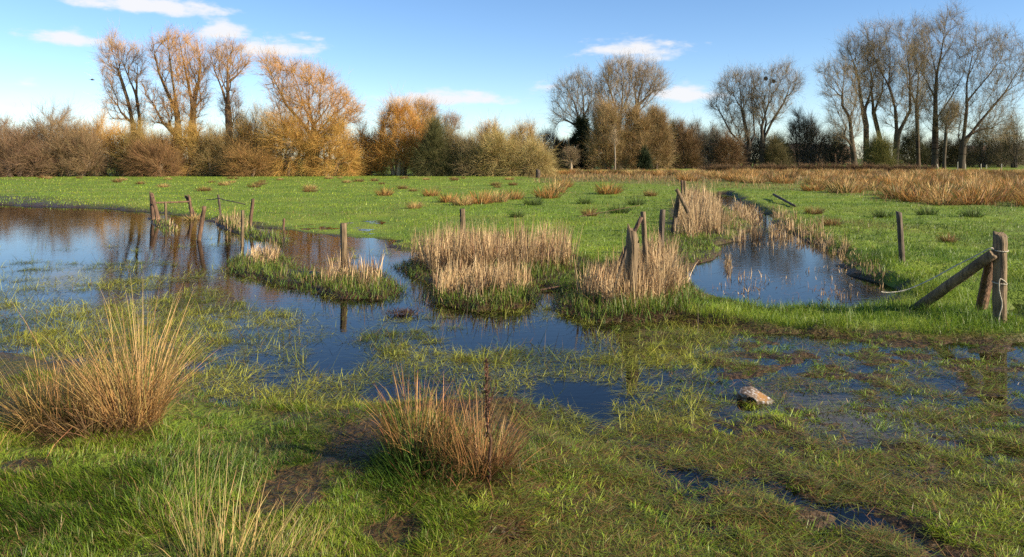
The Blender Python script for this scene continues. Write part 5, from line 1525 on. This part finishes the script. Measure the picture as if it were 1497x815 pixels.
# houses and sheds glimpsed through the right-hand trees
def house(px, D, w, d, h, roofh, wall, roof, label, cat='house', name='house'):
    X = (px - CX) * D / F; z = float(height(np.array([X]), np.array([float(D)]))[0])
    root = thing(name, label, cat, (X, D, z)); root.rotation_euler = (0, 0, rng.uniform(-0.25, 0.25))
    a, b = w / 2, d / 2
    V = [(-a, -b, -.2), (a, -b, -.2), (a, b, -.2), (-a, b, -.2), (-a, -b, h), (a, -b, h), (a, b, h), (-a, b, h), (-a, 0, h + roofh), (a, 0, h + roofh)]
    me = bpy.data.meshes.new('wall')
    me.from_pydata(V, [], [(0, 1, 5, 4), (1, 2, 6, 9, 5), (2, 3, 7, 6), (3, 0, 4, 8, 7)]); me.materials.append(wall)
    o = bpy.data.objects.new('wall', me); COL.objects.link(o); o.parent = root
    e = 0.35
    for s in (-1, 1):
        t = [(-a - e, s * (b + e), h - roofh * e / b + 0.03), (a + e, s * (b + e), h - roofh * e / b + 0.03), (a + e, 0, h + roofh + 0.03), (-a - e, 0, h + roofh + 0.03)]
        V = t + [(x, y, z_ + 0.15) for x, y, z_ in t]
        mesh_obj('roof_slope', V, np.array([(0, 1, 2, 3), (4, 5, 6, 7), (0, 1, 5, 4), (1, 2, 6, 5), (2, 3, 7, 6), (3, 0, 4, 7)]), roof, parent=root)
    nwin = max(2, int(w / 3))
    for k in range(nwin):
        x = -a + w * (k + 0.5) / nwin; z1 = h * 0.45
        V = [(x - .5, -b - .06, z1), (x + .5, -b - .06, z1), (x + .5, -b - .06, z1 + 1.0), (x - .5, -b - .06, z1 + 1.0)]; V += [(x_, y_ + .05, z_) for x_, y_, z_ in V]
        mesh_obj('window', V, np.array([(0, 1, 2, 3), (0, 1, 5, 4), (1, 2, 6, 5), (2, 3, 7, 6), (3, 0, 4, 7)]), M_PANE, parent=root)


M_PANE = plain_mat('dark_pane', (0.05, 0.06, 0.07), 0.15, 4, 0.1, 0.0)
M_BRICK = plain_mat('orange_brick', (0.36, 0.19, 0.10), 0.85, 8)
M_ROOF = plain_mat('brown_tile', (0.22, 0.13, 0.09), 0.85, 8)
M_WHITE = plain_mat('white_cladding', (0.62, 0.64, 0.66), 0.6, 2, 0.08, 0)
M_SHEDR = plain_mat('pale_grey_sheet', (0.42, 0.45, 0.48), 0.5, 2, 0.1, 0)
M_GREEN = plain_mat('green_sheet', (0.10, 0.28, 0.20), 0.6, 2, 0.1, 0)
house(1163, 232, 9, 7, 3.6, 2.0, M_BRICK, M_ROOF, 'pale brick house glimpsed behind the hedge right of the nest tree')
house(1208, 232, 12, 8, 3.4, 2.0, M_BRICK, M_ROOF, 'orange brick house glimpsed behind the vase shaped bare trees')
house(1470, 232, 13, 10, 2.6, 1.0, M_WHITE, M_SHEDR, 'white shed seen through thin trees at the far right', 'shed', 'shed')
house(1500, 228, 11, 10, 2.9, 1.0, M_WHITE, M_GREEN, 'white shed with a green roof at the far right edge', 'shed', 'shed')
house(1420, 236, 9, 7, 3.2, 1.9, M_BRICK, M_ROOF, 'small brick house glimpsed right of the twin trunk tree')

# little pale stakes of the far fence
for i, (px, t, b) in enumerate([(1372, 240, 247), (1400, 237, 246), (1411, 240, 246), (1434, 240, 246), (1442, 241, 246), (1464, 240, 247)]):
    D = 106.0; a = at(px, b, D); c = at(px + (-2.5 if i == 0 else 0.2), t, D)
    a[2] = float(height(np.array([a[0]]), np.array([D]))[0]) - 0.1
    o = post_mesh('fence_stake', a, c, 0.06, 0.055, M_ROPE, 6, None, seed=i)
    tag(o, 'slanting pale stake at the foot of the tallest right tree' if i == 0 else 'one of the small pale stakes in the far grass strip before the sheds', 'stake', None if i == 0 else 'pale stakes of the far fence')

# ------------------------------------------------------------------ sun, sky with small clouds, camera
SUN_AZ, SUN_EL = math.radians(112), math.radians(25)       # azimuth clockwise from the view direction (+Y)
S_ = Vector((math.sin(SUN_AZ) * math.cos(SUN_EL), math.cos(SUN_AZ) * math.cos(SUN_EL), math.sin(SUN_EL)))
ld = bpy.data.lights.new('sun', 'SUN'); ld.energy = 4.3; ld.angle = math.radians(0.53); ld.color = (1.0, 0.87, 0.68)
lo = bpy.data.objects.new('sun', ld); COL.objects.link(lo); lo.rotation_euler = S_.to_track_quat('Z', 'Y').to_euler(); lo.location = S_ * 50

wd = bpy.data.worlds.new('World'); SC.world = wd; wd.use_nodes = True
nt = wd.node_tree; nt.nodes.clear(); L = nt.links
sky = node(nt, 'ShaderNodeTexSky', sky_type='NISHITA'); sky.sun_disc = False; sky.sun_elevation = SUN_EL; sky.sun_rotation = SUN_AZ
sky.air_density = 1.0; sky.dust_density = 0.0; sky.altitude = 1800; sky.ozone_density = 2.0
tc = node(nt, 'ShaderNodeTexCoord'); sep = node(nt, 'ShaderNodeSeparateXYZ'); L.new(tc.outputs['Generated'], sep.inputs[0])


def mth(op, a, b=None, c=None, clamp=False):
    n = node(nt, 'ShaderNodeMath', operation=op); n.use_clamp = clamp
    for i, v in enumerate((a, b, c)):
        if v is None: continue
        if isinstance(v, (int, float)): n.inputs[i].default_value = v
        else: L.new(v, n.inputs[i])
    return n.outputs[0]


az = mth('ARCTAN2', sep.outputs[0], sep.outputs[1]); el = mth('ARCSINE', sep.outputs[2])
cmb = node(nt, 'ShaderNodeCombineXYZ'); L.new(mth('MULTIPLY', az, 1.0), cmb.inputs[0]); L.new(mth('MULTIPLY', el, 2.6), cmb.inputs[1])
ns = node(nt, 'ShaderNodeTexNoise'); ns.inputs['Scale'].default_value = 26; ns.inputs['Detail'].default_value = 6; ns.inputs['Roughness'].default_value = 0.6
L.new(cmb.outputs[0], ns.inputs['Vector'])
CLOUDS = [(220, 10, 120, 12, 1.0), (100, 58, 66, 11, .75), (325, 50, 36, 15, 1.0), (400, 74, 66, 12, .95), (925, 75, 72, 12, .7), (938, 86, 50, 8, .5), (655, 146, 95, 10, 1.0), (1005, 140, 55, 11, .95),
          (35, 122, 26, 7, .4), (20, 150, 30, 10, .3), (448, 55, 22, 5, .3), (805, 127, 26, 7, .35), (1240, -140, 200, 30, .6), (500, -200, 260, 30, .7)]
tot = None
for (px, py, w, h, st) in CLOUDS:
    w *= 1.3; h *= 1.85
    x, z = (px - CX) / F, (HY - py) / F
    a = math.atan2(x, 1); e = math.asin(z / math.sqrt(1 + x * x + z * z)); c = math.cos(a)
    u = mth('DIVIDE', mth('SUBTRACT', az, a), w / F * c * c); v = mth('DIVIDE', mth('SUBTRACT', el, e), h / F * c)
    v = mth('MAXIMUM', v, mth('MULTIPLY', v, -1.7))     # flatter below
    r2 = mth('ADD', mth('MULTIPLY', u, u), mth('MULTIPLY', v, v))
    q = mth('MULTIPLY', mth('SUBTRACT', 1.0, mth('SQRT', r2)), st ** 0.5)
    tot = q if tot is None else mth('MAXIMUM', tot, q)
den = mth('ADD', tot, mth('MULTIPLY', mth('SUBTRACT', ns.outputs['Fac'], 0.5), 1.9))
mr = node(nt, 'ShaderNodeMapRange'); mr.interpolation_type = 'SMOOTHSTEP'; mr.inputs['From Min'].default_value = 0.0; mr.inputs['From Max'].default_value = 0.72; mr.inputs['To Max'].default_value = 0.95
L.new(den, mr.inputs['Value'])
hs = node(nt, 'ShaderNodeHueSaturation'); hs.inputs['Saturation'].default_value = 1.12; L.new(sky.outputs[0], hs.inputs['Color'])
tn = node(nt, 'ShaderNodeMix', data_type='RGBA', blend_type='MULTIPLY'); tn.inputs[0].default_value = 1; L.new(hs.outputs[0], tn.inputs[6]); tn.inputs[7].default_value = (0.95, 0.97, 1.04, 1)
cm = node(nt, 'ShaderNodeMix', data_type='RGBA'); L.new(mr.outputs[0], cm.inputs[0]); L.new(tn.outputs[2], cm.inputs[6]); cm.inputs[7].default_value = (5.3, 5.3, 5.45, 1)
bg = node(nt, 'ShaderNodeBackground'); bg.inputs['Strength'].default_value = 0.073; L.new(cm.outputs[2], bg.inputs['Color'])
wo = node(nt, 'ShaderNodeOutputWorld'); L.new(bg.outputs[0], wo.inputs['Surface'])

cd = bpy.data.cameras.new('camera'); cam = bpy.data.objects.new('camera', cd); COL.objects.link(cam)
cam.location = (0, 0, CH); cam.rotation_euler = (math.radians(90), 0, 0)
cd.sensor_width = 36; cd.lens = 36 * F / 1497; cd.shift_y = -(407.5 - HY) / 1497; cd.clip_end = 4000; cd.clip_start = 0.05
SC.camera = cam
SC.view_settings.view_transform = 'Standard'; SC.view_settings.look = 'None'; SC.view_settings.gamma = 1; SC.view_settings.exposure = 1.3
SC.view_settings.use_curve_mapping = False
SC.render.engine = 'CYCLES'
SC.cycles.max_bounces = 6; SC.cycles.transparent_max_bounces = 12; SC.cycles.use_denoising = False
